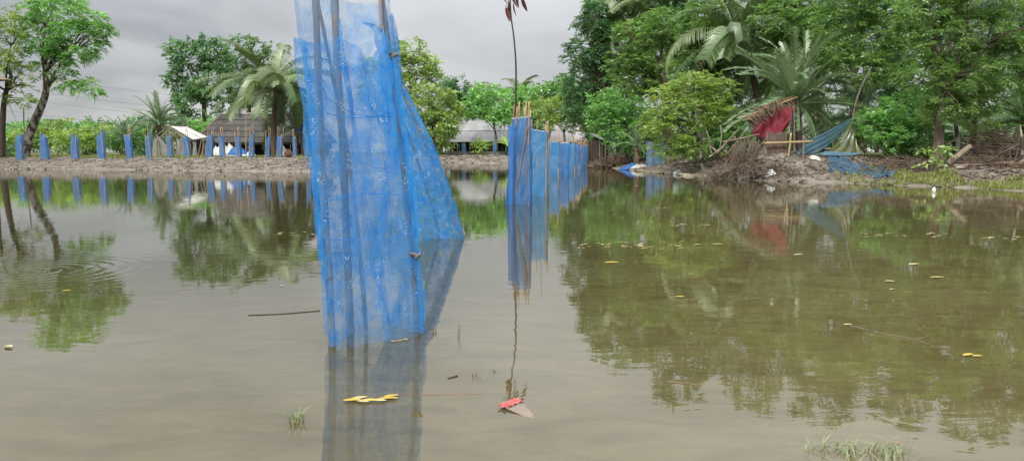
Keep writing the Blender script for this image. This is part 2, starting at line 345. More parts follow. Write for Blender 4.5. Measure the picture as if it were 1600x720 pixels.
# ------------------------------------------------------------------ ground and water
def axis(lo, hi, step, far):
    a = list(np.arange(lo, hi + step / 2, step)); s = step; x = hi; up = []
    while x < far: s *= 1.35; x += s; up.append(x)
    s = step; x = lo; dn = []
    while x > -far: s *= 1.35; x -= s; dn.append(x)
    return np.array(dn[::-1] + a + up)
def ground():
    xs = axis(-44, 26, .24, 900)
    ya = list(np.arange(-2, 20, .3)) + list(np.arange(20, 70, .24)) + list(np.arange(70, 110, .5))
    s = .5; y = ya[-1]; up = []
    while y < 1200: s *= 1.35; y += s; up.append(y)
    s = .3; y = -2; dn = []
    while y > -600: s *= 1.4; y -= s; dn.append(y)
    ys = np.array(dn[::-1] + ya + up)
    X, Y = np.meshgrid(xs, ys); nx, ny = len(xs), len(ys)
    D = sdf(X, Y); Z = gz(X, Y, D)
    V = np.stack([X.ravel(), Y.ravel(), Z.ravel()], 1)
    i, j = np.meshgrid(np.arange(nx - 1), np.arange(ny - 1)); a = (j * nx + i).ravel()
    Q = np.stack([a, a + 1, a + nx + 1, a + nx], 1)
    me = npmesh('ground', V, Q, None, True)
    g = sstep(4.5, 8, D + 1.5 * fbm(X * .4, Y * .4, 31, 3)) * (1 - .5 * sstep(5, 12, X) * (1 - sstep(12, 20, D)))
    at_ = me.attributes.new('grass', 'FLOAT', 'POINT'); at_.data.foreach_set('value', g.ravel().astype(np.float32))
    at2 = me.attributes.new('wet', 'FLOAT', 'POINT'); at2.data.foreach_set('value', (1 - sstep(.02, .16, Z)).ravel().astype(np.float32))
    at3 = me.attributes.new('bed', 'FLOAT', 'POINT'); at3.data.foreach_set('value', (Z < 0).ravel().astype(np.float32))
    m, t, out = newmat('earth_and_grass'); L = t.links
    b = N(t, 'ShaderNodeBsdfPrincipled'); b.inputs['Specular IOR Level'].default_value = .3
    tcn = N(t, 'ShaderNodeTexCoord')
    n1 = N(t, 'ShaderNodeTexNoise', ins={'Scale': 1.3, 'Detail': 9.0, 'Roughness': .7}); L.new(tcn.outputs['Object'], n1.inputs['Vector'])
    r1 = N(t, 'ShaderNodeValToRGB'); L.new(n1.outputs[0], r1.inputs[0]); e = r1.color_ramp.elements
    e[0].position = .36; e[0].color = (.11, .09, .07, 1); e[1].position = .64; e[1].color = (.27, .24, .20, 1)
    n2 = N(t, 'ShaderNodeTexNoise', ins={'Scale': 3.0, 'Detail': 6.0}); L.new(tcn.outputs['Object'], n2.inputs['Vector'])
    r2 = N(t, 'ShaderNodeValToRGB'); L.new(n2.outputs[0], r2.inputs[0]); e = r2.color_ramp.elements
    e[0].position = .35; e[0].color = (.05, .075, .02, 1); e[1].position = .68; e[1].color = (.15, .15, .06, 1)
    ga = N(t, 'ShaderNodeAttribute', attribute_name='grass'); mg = N(t, 'ShaderNodeMix', data_type='RGBA'); L.new(ga.outputs['Fac'], mg.inputs[0]); L.new(r1.outputs[0], mg.inputs[6]); L.new(r2.outputs[0], mg.inputs[7])
    wa = N(t, 'ShaderNodeAttribute', attribute_name='wet')
    rr = N(t, 'ShaderNodeMapRange', ins={3: .95, 4: .5}); L.new(wa.outputs['Fac'], rr.inputs[0]); L.new(rr.outputs[0], b.inputs['Roughness'])
    n3 = N(t, 'ShaderNodeTexNoise', ins={'Scale': 9.0, 'Detail': 6.0, 'Roughness': .7}); L.new(tcn.outputs['Object'], n3.inputs['Vector'])
    bp = N(t, 'ShaderNodeBump', ins={'Strength': .7, 'Distance': .06}); L.new(n3.outputs[0], bp.inputs['Height']); L.new(bp.outputs[0], b.inputs['Normal'])
    mps = N(t, 'ShaderNodeMapping'); mps.inputs['Scale'].default_value = (1.2, 3.2, 1); L.new(tcn.outputs['Object'], mps.inputs[0])
    n5 = N(t, 'ShaderNodeTexNoise', ins={'Scale': 1.6, 'Detail': 7.0, 'Roughness': .62, 'Distortion': .7}); L.new(mps.outputs[0], n5.inputs['Vector'])
    r5 = N(t, 'ShaderNodeValToRGB'); L.new(n5.outputs[0], r5.inputs[0]); e = r5.color_ramp.elements
    e[0].position = .34; e[0].color = (.07, .06, .04, 1); e[1].position = .54; e[1].color = (.33, .29, .21, 1)
    ba = N(t, 'ShaderNodeAttribute', attribute_name='bed'); mb_ = N(t, 'ShaderNodeMix', data_type='RGBA'); L.new(ba.outputs['Fac'], mb_.inputs[0]); L.new(mg.outputs[2], mb_.inputs[6]); L.new(r5.outputs[0], mb_.inputs[7])
    L.new(mb_.outputs[2], b.inputs['Base Color']); L.new(b.outputs[0], out.inputs[0])
    tag(link('ground', me, m), kind='structure')
ground()

def water():
    xs = np.concatenate([np.arange(-80, -20, 5), np.arange(-20, 20, 1), np.arange(20, 36, 2)]); ys = np.concatenate([np.arange(-6, 30, .75), np.arange(30, 104, 3)])
    X, Y = np.meshgrid(xs, ys); nx = len(xs); i, j = np.meshgrid(np.arange(nx - 1), np.arange(len(ys) - 1)); a = (j * nx + i).ravel()
    me = npmesh('water', np.stack([X.ravel(), Y.ravel(), 0 * X.ravel()], 1), np.stack([a, a + 1, a + nx + 1, a + nx], 1), None, True)
    # stirred-up silt: thick over the near and right-hand shallows, thin over the deeper left
    side = sstep(-1.5, 2.5, X - .05 * Y); silt = (1 - side) * np.clip(1.12 - Y / 9.5, .18, 1) + side * np.clip(1.15 - Y / 34, .3, 1)
    sa = me.attributes.new('silt', 'FLOAT', 'POINT'); sa.data.foreach_set('value', silt.ravel().astype(np.float32))
    m, t, out = newmat('pond_water'); L = t.links
    tcn = N(t, 'ShaderNodeTexCoord')
    # ripples: small wavelets plus a slow swell, and one ring spreading near the left
    n1 = N(t, 'ShaderNodeTexNoise', ins={'Scale': 5.0, 'Detail': 3.0, 'Roughness': .45, 'Distortion': .5}); 
    mp = N(t, 'ShaderNodeMapping'); mp.inputs['Scale'].default_value = (.5, 1.0, 1); L.new(tcn.outputs['Object'], mp.inputs[0]); L.new(mp.outputs[0], n1.inputs['Vector'])
    n2 = N(t, 'ShaderNodeTexNoise', ins={'Scale': .7, 'Detail': 2.0}); L.new(tcn.outputs['Object'], n2.inputs['Vector'])
    cen = gp(40, 425)
    vd = N(t, 'ShaderNodeVectorMath', operation='DISTANCE'); vd.inputs[1].default_value = (cen.x, cen.y, 0); L.new(tcn.outputs['Object'], vd.inputs[0])
    sn = N(t, 'ShaderNodeMath', operation='MULTIPLY', ins={1: 38.0}); L.new(vd.outputs['Value'], sn.inputs[0])
    si = N(t, 'ShaderNodeMath', operation='SINE'); L.new(sn.outputs[0], si.inputs[0])
    env = N(t, 'ShaderNodeMapRange', interpolation_type='SMOOTHSTEP', ins={1: .2, 2: 1.9, 3: .42, 4: 0.0}); L.new(vd.outputs['Value'], env.inputs[0])
    rg = N(t, 'ShaderNodeMath', operation='MULTIPLY'); L.new(si.outputs[0], rg.inputs[0]); L.new(env.outputs[0], rg.inputs[1])
    pat = N(t, 'ShaderNodeMapRange', ins={1: .35, 2: .65, 3: .25, 4: 1.0}); L.new(n2.outputs[0], pat.inputs[0])
    nn = N(t, 'ShaderNodeMath', operation='MULTIPLY'); L.new(n1.outputs[0], nn.inputs[0]); L.new(pat.outputs[0], nn.inputs[1])
    sm = N(t, 'ShaderNodeMath', operation='ADD'); L.new(nn.outputs[0], sm.inputs[0]); L.new(rg.outputs[0], sm.inputs[1])
    bp = N(t, 'ShaderNodeBump', ins={'Strength': 1.0, 'Distance': .0019}); L.new(sm.outputs[0], bp.inputs['Height'])
    fr = N(t, 'ShaderNodeFresnel', ins={'IOR': 1.9}); L.new(bp.outputs[0], fr.inputs['Normal'])
    gl = N(t, 'ShaderNodeBsdfGlossy', ins={'Roughness': .014}); gl.inputs[0].default_value = (.97, .97, .95, 1); L.new(bp.outputs[0], gl.inputs['Normal'])
    df = N(t, 'ShaderNodeBsdfDiffuse'); n4 = N(t, 'ShaderNodeTexNoise', ins={'Scale': .35, 'Detail': 5.0}); L.new(tcn.outputs['Object'], n4.inputs['Vector'])
    r4 = N(t, 'ShaderNodeValToRGB'); L.new(n4.outputs[0], r4.inputs[0]); e = r4.color_ramp.elements
    e[0].position = .35; e[0].color = (.245, .20, .075, 1); e[1].position = .7; e[1].color = (.30, .25, .115, 1)
    mpw = N(t, 'ShaderNodeMapping'); mpw.inputs['Scale'].default_value = (.9, 2.4, 1); L.new(tcn.outputs['Object'], mpw.inputs[0])
    n6 = N(t, 'ShaderNodeTexNoise', ins={'Scale': 1.5, 'Detail': 7.0, 'Roughness': .62, 'Distortion': 1.2}); L.new(mpw.outputs[0], n6.inputs['Vector'])
    w6 = N(t, 'ShaderNodeMapRange', ins={1: .32, 2: .62, 3: .74, 4: 1.12}); L.new(n6.outputs[0], w6.inputs[0])
    mw6 = N(t, 'ShaderNodeMix', data_type='RGBA', blend_type='MULTIPLY', ins={0: 1.0}); L.new(r4.outputs[0], mw6.inputs[6]); L.new(w6.outputs[0], mw6.inputs[7])
    sil = N(t, 'ShaderNodeAttribute', attribute_name='silt'); mxs = N(t, 'ShaderNodeMix', data_type='RGBA'); mxs.inputs[6].default_value = (.055, .058, .02, 1); L.new(sil.outputs['Fac'], mxs.inputs[0]); L.new(mw6.outputs[2], mxs.inputs[7]); L.new(mxs.outputs[2], df.inputs[0])
    tp = N(t, 'ShaderNodeBsdfTransparent'); tp.inputs[0].default_value = (.92, .88, .72, 1)
    mm = N(t, 'ShaderNodeMixShader', ins={0: .42}); L.new(tp.outputs[0], mm.inputs[1]); L.new(df.outputs[0], mm.inputs[2])
    ms = N(t, 'ShaderNodeMixShader'); L.new(fr.outputs[0], ms.inputs[0]); L.new(mm.outputs[0], ms.inputs[1]); L.new(gl.outputs[0], ms.inputs[2])
    L.new(ms.outputs[0], out.inputs[0])
    tag(link('water', me, m), kind='structure')
water()

# ------------------------------------------------------------------ foliage
def norm(a): return a / (np.linalg.norm(a, axis=-1, keepdims=True) + 1e-9)
def sprays(org, dr, length, m, L, w, rng, crnd, droop=.3, pin=True):
    """leaflets along twigs; org (S,3), dr (S,3), length (S)"""
    S = len(org); t = (np.arange(m) + .5) / m
    side = norm(np.cross(dr, np.array([0, 0, 1.0]) + rng.normal(0, .25, (S, 3))))
    nrm = norm(np.cross(side, dr))
    sg = np.where(np.arange(m) % 2 == 0, 1.0, -1.0)
    base = org[:, None] + dr[:, None] * (t[None, :, None] * length[:, None, None])
    base[..., 2] -= droop * length[:, None] * t[None] ** 2
    if pin: ax = side[:, None] * sg[None, :, None] * .9 + dr[:, None] * .45 + rng.normal(0, .18, (S, m, 3))
    else:
        ax = rng.normal(0, 1, (S, m, 3)); ax[..., 2] = ax[..., 2] * .5 - .25; ax += dr[:, None] * .6
    ax[..., 2] -= droop * .5; ax = norm(ax)
    n_ = norm(nrm[:, None] + rng.normal(0, .45, (S, m, 3)))
    wd = norm(np.cross(ax, n_))
    Ls = L * rng.uniform(.65, 1.25, (S, m, 1)); ws = w * rng.uniform(.7, 1.2, (S, m, 1))
    v0 = base; v2 = base + ax * Ls; mid = base + ax * Ls * .45; mid = mid + n_ * (.08 * Ls)
    v1 = mid + wd * ws * .5; v3 = mid - wd * ws * .5
    V = np.stack([v0, v1, v2, v3], 2).reshape(-1, 3)
    Q = np.arange(len(V)).reshape(-1, 4)
    rnd = np.clip(crnd[:, None] + rng.normal(0, .16, (S, m)), 0, 1).ravel()
    return V, Q, rnd
def crown(lobes, leafL, leafW, k, m, rng, droop, pin, clump=.26, shell=.45):
    Vs, Qs, Rs, tips = [], [], [], []; off = 0
    for c, rx, ry, rz in lobes:
        area = math.pi * rx * rz; nl = int(k * area / (leafL * leafW * .5)); ns = max(6, nl // m)
        nc = max(7, int(10 * (max(rx, rz) / min(rx, rz)) ** .7 * 3.2))
        d = norm(rng.normal(0, 1, (nc, 3))); rr = rng.uniform(shell, 1.0, (nc, 1)) ** .6
        cc = np.array(c) + d * rr * np.array([rx, ry, rz]) * .88
        cr_ = clump * (rx * rz) ** .5 * rng.uniform(.6, 1.3, nc)
        ctone = rng.uniform(.2, .8, nc)
        idx = rng.integers(0, nc, ns)
        o = norm(rng.normal(0, 1, (ns, 3))) * rng.uniform(.1, 1, (ns, 1)) ** .5 * cr_[idx, None] * np.array([1.05, 1.05, .62])
        org = cc[idx] + o
        out = norm(org - np.array(c)) * .7 + norm(o) * .9 + rng.normal(0, .35, (ns, 3)); out[:, 2] = out[:, 2] * .6 + .12
        dr = norm(out); ln = cr_[idx] * rng.uniform(.5, 1.0, ns)
        ln = np.clip(ln, leafL * 1.6, leafL * 5.5)
        V, Q, r = sprays(org, dr, ln, m, leafL, leafW, rng, ctone[idx], droop, pin)
        Vs.append(V); Qs.append(Q + off); Rs.append(r); off += len(V); tips.append(cc)
    return np.concatenate(Vs), np.concatenate(Qs), np.concatenate(Rs), tips
def tree(name, label, cat, Y, trunk_px, lobes_px, leaf='lm_mid', bark='bark', r0=.18, lf=1.0, k=2.6, m=10, droop=.3, pin=True, group=None, limbs=7, seed=1, asp=.45, clump=.26, shell=.45, onground=True):
    """trunk_px: pixels from foot to fork; lobes_px: (px, py, rx_px, ry_px, dY)"""
    rng = np.random.default_rng(seed); random.seed(seed)
    sc = Y / F
    tp = [at(x, y, Y) for x, y in trunk_px]
    if onground: tp[0].z = gzs(tp[0].x, tp[0].y) - .08
    lobes = [(tuple(at(x, y, Y + d)), rx * sc, rx * sc * .8, ry * sc) for x, y, rx, ry, d in lobes_px]
    LL = max(.15, Y * .0056) * lf; k = k * 1.75
    V, Q, r, tips = crown(lobes, LL, LL * asp, k, m, rng, droop, pin, clump, shell)
    root = empty(name, tp[0]); tag(root, label, cat, group)
    mb = MB(); path = catmull(tp, 5); n = len(path)
    rad = [r0 * (1.25 - .6 * i / (n - 1)) * (1.12 if i == 0 else 1) for i in range(n)]
    mb.tube(path, rad, 9)
    fork = path[-1]; start = path[int(n * .72)]
    for (c, rx, ry, rz), cc in zip(lobes, tips):
        c = Vector(c); jn = fork.lerp(c, .55) + Vector((rng.normal() * .15, rng.normal() * .15, 0))
        mb.tube(bez(start if rng.random() < .4 else fork, jn, 5, .07), np.linspace(r0 * .46, r0 * .2, 6), 6)
        for q in rng.permutation(len(cc))[:limbs]:
            e = Vector(cc[q]); mb.tube(bez(jn, e, 5, .1, -.04), np.linspace(r0 * .15, r0 * .03, 6), 5)
    mb.build('trunk', M[bark], root, True)
    link('crown', npmesh('crown', V, Q, r), M[leaf], root)
    return root

# palm fronds -------------------------------------------------------
def frond_mesh(L, curve, droopl, n=46, lw=.035, ll=.75, rise=.6, seed=0, stiff=False, fan=1.0):
    rng = np.random.default_rng(seed); ts = np.linspace(0, 1, 15); th = rise; p = np.zeros(3); pts = [p.copy()]; ang = []
    for i in range(14):
        a = rise - curve * ((i + .5) / 14) ** 1.25; ang.append(a); p = p + np.array([math.cos(a), 0, math.sin(a)]) * L / 14; pts.append(p.copy())
    pts = np.array(pts); Vs = []; Qs = []; R_ = []; off = 0
    # midrib
    mb = MB(); mb.tube([tuple(q) for q in pts[::2]] , list(np.linspace(.035, .008, 8) * L / 4), 4)
    V = np.array(mb.v); fq = [f for f in mb.f if len(f) == 4]; Vs.append(V); Qs.append(np.array(fq)); R_.append(np.full(len(fq), .95)); off = len(V)
    for s in (-1, 1):
        for i in range(n):
            t = .13 + .87 * (i + rng.uniform(0, .6)) / n; f = min(t, .999) * 14; a = int(f); q = pts[a] + (pts[a + 1] - pts[a]) * (f - a); tg = (pts[a + 1] - pts[a]); tg = tg / np.linalg.norm(tg)
            ln = ll * L / 4 * (math.sin(min(1, t * 1.15 + .16) * math.pi * .86) ** .6) * rng.uniform(.8, 1.1) if t < .97 else ll * L / 8
            up = np.array([-tg[2], 0, tg[0]])
            d = tg * (.75 if stiff else .62) + np.array([0, s, 0]) * rng.uniform(.75, 1.0) * fan + up * (.38 if stiff else .12) * rng.uniform(.2, 1.4)
            d /= np.linalg.norm(d)
            p1 = q + d * ln * .5; d2 = d + np.array([0, 0, -droopl * rng.uniform(.6, 1.3)]); d2 /= np.linalg.norm(d2); p2 = p1 + d2 * ln * .5
            w = np.cross(d, up); w = w / (np.linalg.norm(w) + 1e-6) * lw * L / 4
            w = w * .8 + up * lw * L / 4 * .5
            Vs.append(np.array([q - w * .5, q + w * .5, p1 + w * .6, p1 - w * .6, p2 + w * .1, p2 - w * .1]))
            Qs.append(np.array([[0, 1, 2, 3], [3, 2, 4, 5]]) + off); off += 6
            c = rng.uniform(.2, .8); R_ += [np.array([c, c])]
    return npmesh('frond', np.concatenate(Vs), np.concatenate(Qs), np.concatenate(R_))
FR = {}
def fronds(kind):
    if kind not in FR:
        if kind == 'coco': FR[kind] = [frond_mesh(4, c, d, 84, .042, 1.05, r, i) for i, (c, d, r) in enumerate([(1.2, 1.2, .8), (1.6, 1.6, .9), (2.0, 1.9, .75), (1.4, 1.4, .6), (.9, 1.0, 1.0)])]
        else: FR[kind] = [frond_mesh(4, c, d, 58, .036, .50, r, 20 + i, True) for i, (c, d, r) in enumerate([(.8, .1, .8), (1.2, .2, .8), (1.5, .25, .7), (.5, .05, 1.0)])]
    return FR[kind]
def palm(name, label, Y, trunk_px, head_px, length, nf, kind='coco', leaf='frond', bark='bark', r0=.15, elev=(-.7, 1.2), brown=0, seed=1, group=None, cat='palm', pale=.25, az=None, tilt_bias=0):
    rng = np.random.default_rng(seed); random.seed(seed)
    tp = [at(x, y, Y) for x, y in trunk_px] + [at(*head_px, Y)]
    tp[0].z = gzs(tp[0].x, tp[0].y) - .05
    root = empty(name, tp[0]); tag(root, label, cat, group)
    path = catmull(tp, 9); n = len(path)
    rad = [r0 * (1.1 - .25 * i / n) * (1 + .06 * (i % 2)) for i in range(n)]
    mb = MB(); mb.tube(path, rad, 9); mb.build('trunk', M[bark], root, True)
    if kind == 'date':
        b = MB()          # old leaf bases around the trunk
        H = (path[-1] - path[0]).length
        for i in range(int(20 + H * 14)):
            t = rng.uniform(.15, 1); p = path[min(int(t * n), n - 1)]; a = rng.uniform(0, 6.28)
            o = Vector((math.cos(a), math.sin(a), 0)); b.tube([p + o * r0 * .8, p + o * (r0 + .13) + Vector((0, 0, .13))], [.05, .025], 4)
        tag(b.build('leaf_bases', M['thatch'], root), kind='stuff')
    ms = fronds(kind); hd = path[-1]
    for i in range(nf):
        e = elev[0] + (elev[1] - elev[0]) * (i + rng.uniform(0, .8)) / nf; a = i * 2.39996 + rng.uniform(-.3, .3)
        if az is not None: a = az[0] + (az[1] - az[0]) * rng.random()
        me = ms[int(rng.integers(len(ms)))]
        k_ = 'frond_brown' if i < brown else ('frond_pale' if leaf == 'frond' and rng.random() < pale else leaf)
        key = (me.name, k_)
        if key not in FR: c = me.copy(); c.materials.clear(); c.materials.append(M[k_]); FR[key] = c
        o = bpy.data.objects.new('frond', FR[key]); COL.objects.link(o)
        s = length / 4 * rng.uniform(.82, 1.08)
        mt = Matrix.Translation(hd - root.location + Vector((0, 0, .1))) @ Matrix.Rotation(a, 4, 'Z') @ Matrix.Rotation(-(e - .55), 4, 'Y') @ Matrix.Rotation(rng.normal(0, .25), 4, 'X') @ Matrix.Diagonal((s, s, s, 1))
        o.parent = root; o.matrix_basis = mt
    return root

# ------------------------------------------------------------------ net guards
def pole(pts, r0, r1, parent, matname='bamboo_grey', knots=True, name='pole', n=7):
    path = catmull(pts, 6) if len(pts) > 2 else bez(pts[0], pts[1], 12, .008)
    m_ = len(path); L = sum((path[i + 1] - path[i]).length for i in range(m_ - 1))
    rad = []
    for i in range(m_):
        rad.append((r0 + (r1 - r0) * i / (m_ - 1)) * (1.16 if knots and i % 4 == 2 else 1) * random.uniform(.96, 1.04))
    mb = MB(); mb.tube(path, rad, n); return mb.build(name, M[matname], parent, True)
def net_loop(base, top, nu, nv, wr, seed, vt=None, sag=0.0, vfold=1.0):
    """closed tube of netting between a foot loop and a rim loop, with folds"""
    n = max(2, nu // len(base)); B = catmull(base, n, True); T = catmull(top, n, True); m_ = len(B)
    cx = sum((b for b in B), Vector()) / m_; P = []
    uu = np.arange(m_) / m_
    for j in range(nv + 1):
        row = []
        for i in range(m_):
            v = j / nv * (vt(i / m_) if vt else 1.0)
            p = B[i].lerp(T[i], v); c = cx.lerp(sum((q for q in T), Vector()) / m_, v) if j == 0 or i == 0 else c
            o = Vector((p.x - c.x, p.y - c.y, 0)); o = o.normalized() if o.length > 1e-6 else Vector((0, -1, 0))
            a = i / m_ * 40
            w = float(vnoise(np.array(a * .55 * vfold), np.array(v * 2.2 + seed), seed)) * 1.3 + float(vnoise(np.array(a * 1.4), np.array(v * 9.0), seed + 3)) * .8 + float(vnoise(np.array(a * .3), np.array(v * 5.0), seed + 8)) * .9
            row.append(p + o * wr * w + Vector((0, 0, wr * .5 * float(vnoise(np.array(a), np.array(v * 3), seed + 5)) if v > .02 else 0)))
        row.append(row[0].copy()); P.append(row)
    return P
def guard(name, label, group, X, Y, w, d, h, seed, ztop=None, lean=(0, 0), z0=None, nst=4, netm='net', up=(.15, .55), tipm='bamboo', r=.025, cord=True, detail=(28, 14), tilt=0, diag=False, tops=None, cat='net guard', rot=0):
    random.seed(seed); z0 = gzs(X, Y) if z0 is None else z0
    root = empty(name, (X, Y, z0)); tag(root, label, cat, group)
    cs = [(-.5, -.5), (.5, -.5), (.5, .5), (-.5, .5)]; base, top, corners = [], [], []
    cr_, sr_ = math.cos(rot), math.sin(rot)
    for k, (a, b) in enumerate(cs):
        lx, ly = a * w, b * d; bx, by = X + lx * cr_ - ly * sr_, Y + lx * sr_ + ly * cr_
        q = .94 if tops is None else tops
        tx, ty = X + (lx * q) * cr_ - ly * sr_ + lean[0] + random.uniform(-.05, .05), Y + lx * sr_ + ly * cr_ + lean[1]
        hz_ = h + tilt * a + random.uniform(-.05, .05)
        zb = z0 if z0 <= 0 else gzs(bx, by)
        base.append(Vector((bx, by, zb - .06))); top.append(Vector((tx, ty, z0 + hz_))); corners.append((Vector((bx, by, zb)), Vector((tx, ty, z0 + hz_))))
    mid = lambda L: [q for i in range(4) for q in (L[i], L[i].lerp(L[(i + 1) % 4], .5))]
    P = net_loop(mid(base), mid(top), detail[0], detail[1], .09 * max(w, .5) / .7, seed)
    mb = MB(); mb.grid(P); mb.build('net', M[netm], root, True)
    if cord:
        c = MB(); c.tube([p + Vector((0, 0, .005)) for p in P[-1]], .012 if Y > 30 else .009, 4, False); c.build('rim_cord', M['cord'], root)
    ctr = Vector((X, Y, z0))
    for k in range(nst):
        b, t = corners[k % 4] if k < 4 else corners[random.randrange(4)]
        ib = b.lerp(ctr, .14 if k < 4 else .45); it = t.lerp(Vector((X + lean[0], Y + lean[1], t.z)), .14 if k < 4 else .5)
        dv = (it - ib).normalized(); e = random.uniform(*up)
        pole([ib - dv * .5, it + dv * e], r, r * .75, root, tipm if k % 2 else 'bamboo_tip', n=6, name='stake')
    if diag:
        pole([Vector((X - w * .32, Y - d * .56, z0 - .3)), Vector((X + w * .36, Y - d * .56, z0 + h * .9))], .035, .025, root, 'bamboo_grey', name='brace')
    return root

# ================================================================== BUILDINGS
def sheet(p00, p10, p11, p01, nr, amp, parent, matname, name='roof_sheet'):
    p00, p10, p11, p01 = map(Vector, (p00, p10, p11, p01)); nm = (p10 - p00).cross(p01 - p00).normalized(); n = nr * 2
    P = [[a.lerp(b, i / n) + nm * (amp if i % 2 else -amp) for i in range(n + 1)] for a, b in ((p00, p10), (p01, p11))]
    mb = MB(); mb.grid(P); return mb.build(name, M[matname], parent)
def slope(el, er, rl, rr, rows, cols, parent, matname, nr=5, amp=.022, lift=.03):
    """rows of overlapping sheets on a roof plane: eave left/right, ridge left/right"""
    el, er, rl, rr = map(Vector, (el, er, rl, rr)); nm = (er - el).cross(rl - el).normalized()
    for j in range(rows):
        for i in range(cols):
            a, b = i / cols - .004, (i + 1) / cols + .006; lo, hi = j / rows - .012, (j + 1) / rows
            P = lambda u, v: el.lerp(er, u).lerp(rl.lerp(rr, u), v)
            dz = nm * (lift * 1.0 + random.uniform(-.008, .008)); dz2 = nm * random.uniform(0, .006)
            sheet(P(a, lo) + dz, P(b, lo) + dz, P(b, hi) + dz2, P(a, hi) + dz2, nr, amp, parent, matname)
def board_wall(a, b, z0, z1, n, parent, matname, gap=.02, name='wall_board', dep=.04, rag=.03):
    a, b = Vector(a), Vector(b); L = (b - a).length; u = (b - a).normalized(); rz = math.atan2(u.y, u.x); w = L / n
    for i in range(n):
        c = a + u * (w * (i + .5)); zt = z1 + random.uniform(-rag, rag)
        mb = MB(); mb.box((c.x, c.y, (z0 + zt) / 2), (w - gap, dep * random.uniform(.8, 1.4), zt - z0), rz, .006); mb.build(name, M[matname], parent)

random.seed(21)
# --- long house on the left bank
YH = 68.0
g0 = gzs(at(400, 240, YH).x, YH)
lh = empty('village_house', (at(400, 240, YH).x, YH, g0)); tag(lh, 'long low house with weathered grey hipped roof behind the coconut palm', 'house')
xl, xr = at(306, 225, YH).x, at(500, 225, YH).x; ze = at(400, 223, YH).z; zr = at(400, 179, YH + 3.2).z
rl, rr = Vector((at(346, 180, YH + 3.2).x, YH + 3.2, zr)), Vector((at(492, 180, YH + 3.2).x, YH + 3.2, zr))
el, er = Vector((xl, YH - .6, ze)), Vector((xr, YH - .6, ze)); bl, br = Vector((xl, YH + 6.8, ze)), Vector((xr, YH + 6.8, ze))
slope(el, er, rl, rr, 5, 12, lh, 'iron_dark', 6, .03, .05)
slope(bl, el, rl, rl + Vector((0, .02, 0)), 5, 3, lh, 'iron_dark', 4, .03, .04)
slope(br, bl, rr, rl, 2, 5, lh, 'iron_dark', 3, .03)
slope(er, br, rr, rr + Vector((0, .02, 0)), 2, 3, lh, 'iron_dark', 3, .03)
mb = MB(); mb.tube([el + Vector((0, -.05, .05)), rl + Vector((0, 0, .08))], .075, 5); mb.build('hip_cap', M['board'], lh)
mb = MB(); mb.tube([rl + Vector((0, 0, .08)), rr + Vector((0, 0, .08))], .07, 5); mb.build('ridge_cap', M['iron'], lh)
mb = MB(); mb.box(((xl + xr) / 2, YH - .45, ze - .1), (xr - xl - .4, .1, .16)); mb.build('eave_beam', M['board'], lh)
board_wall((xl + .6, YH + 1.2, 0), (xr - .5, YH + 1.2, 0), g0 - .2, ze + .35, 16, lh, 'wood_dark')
mb = MB(); mb.box((xl + .6, YH + 3.8, (g0 + ze) / 2 + .1), (.12, 5, ze - g0 + .5)); mb.build('side_wall', M['mud_wall'], lh)
mb = MB(); mb.box((xr - .5, YH + 3.8, (g0 + ze) / 2 + .1), (.12, 5, ze - g0 + .5)); mb.build('side_wall', M['mud_wall'], lh)
for k in range(8):
    x = xl + .5 + (xr - xl - 1) * k / 7
    mb = MB(); mb.tube([(x, YH - .4, g0 - .2), (x + random.uniform(-.05, .05), YH - .4, ze)], .07, 6); mb.build('veranda_post', M['bamboo_grey'], lh)
xa, xb = at(394, 230, YH).x, at(420, 230, YH).x
mb = MB(); mb.box(((xa + xb) / 2, YH + 1.12, g0 + .75), (xb - xa, .05, 1.3)); mb.build('blue_door_panel', M['cloth_dark'], lh)
mb = MB(); mb.box(((xa + xb) / 2, YH + 1.08, g0 + 1.5), (xb - xa + .3, .08, .14)); mb.build('door_lintel', M['board'], lh)
# washing line under the eave: each cloth is a thing
for px, mm, lb in [(336, 'cloth_dark', 'dark'), (352, 'cloth_red', 'reddish'), (362, 'cloth_dark', 'navy'), (370, 'grey_tarp', 'grey')]:
    p = at(px, 222, YH - .2); mb = MB()
    mb.grid([[(p.x - .28 + .56 * i / 6, YH - .2 + .05 * math.sin(i * 1.9 + j), p.z - .1 - .62 * j / 5) for i in range(7)] for j in range(6)])
    tag(mb.build('hanging_cloth', M[mm], None, True), f'{lb} cloth hanging under the long house eave', 'cloth', 'cloths drying under the eave')

# --- small hut with a white sheet roof
Yh = 62.0; hx = at(290, 235, Yh).x; gh = gzs(hx, Yh)
hut = empty('small_hut', (hx, Yh, gh)); tag(hut, 'small open-fronted hut with a white sheet roof and bare rafters', 'hut')
P = lambda px, py, Y=Yh: at(px, py, Y)
rt0, rt1 = P(262, 197, Yh - .6), P(293, 199, Yh + 2.0); ev0, ev1 = P(302, 218, Yh - 1.0), P(325, 214, Yh + 1.4)
rt1.z = rt0.z + .02
for j in range(2):
    a0, a1 = rt0.lerp(rt1, j / 2 + .03), rt0.lerp(rt1, (j + 1) / 2); b0, b1 = ev0.lerp(ev1, j / 2 + .03), ev0.lerp(ev1, (j + 1) / 2)
    if j == 0: a0 = rt0.lerp(rt1, .16); b0 = ev0.lerp(ev1, 0)
    sheet(b0, b1, a1, a0, 4, .015, hut, 'white_sheet')
lf0, lf1 = P(236, 219, Yh - .2), P(262, 215, Yh + 2.4)
for j in range(4):
    t = j / 3; mb = MB(); mb.tube([rt0.lerp(rt1, t) + Vector((.05, 0, .03)), lf0.lerp(lf1, t) - Vector((0, 0, .05))], .055, 5); mb.build('rafter', M['straw' if j % 2 else 'bamboo_grey'], hut)
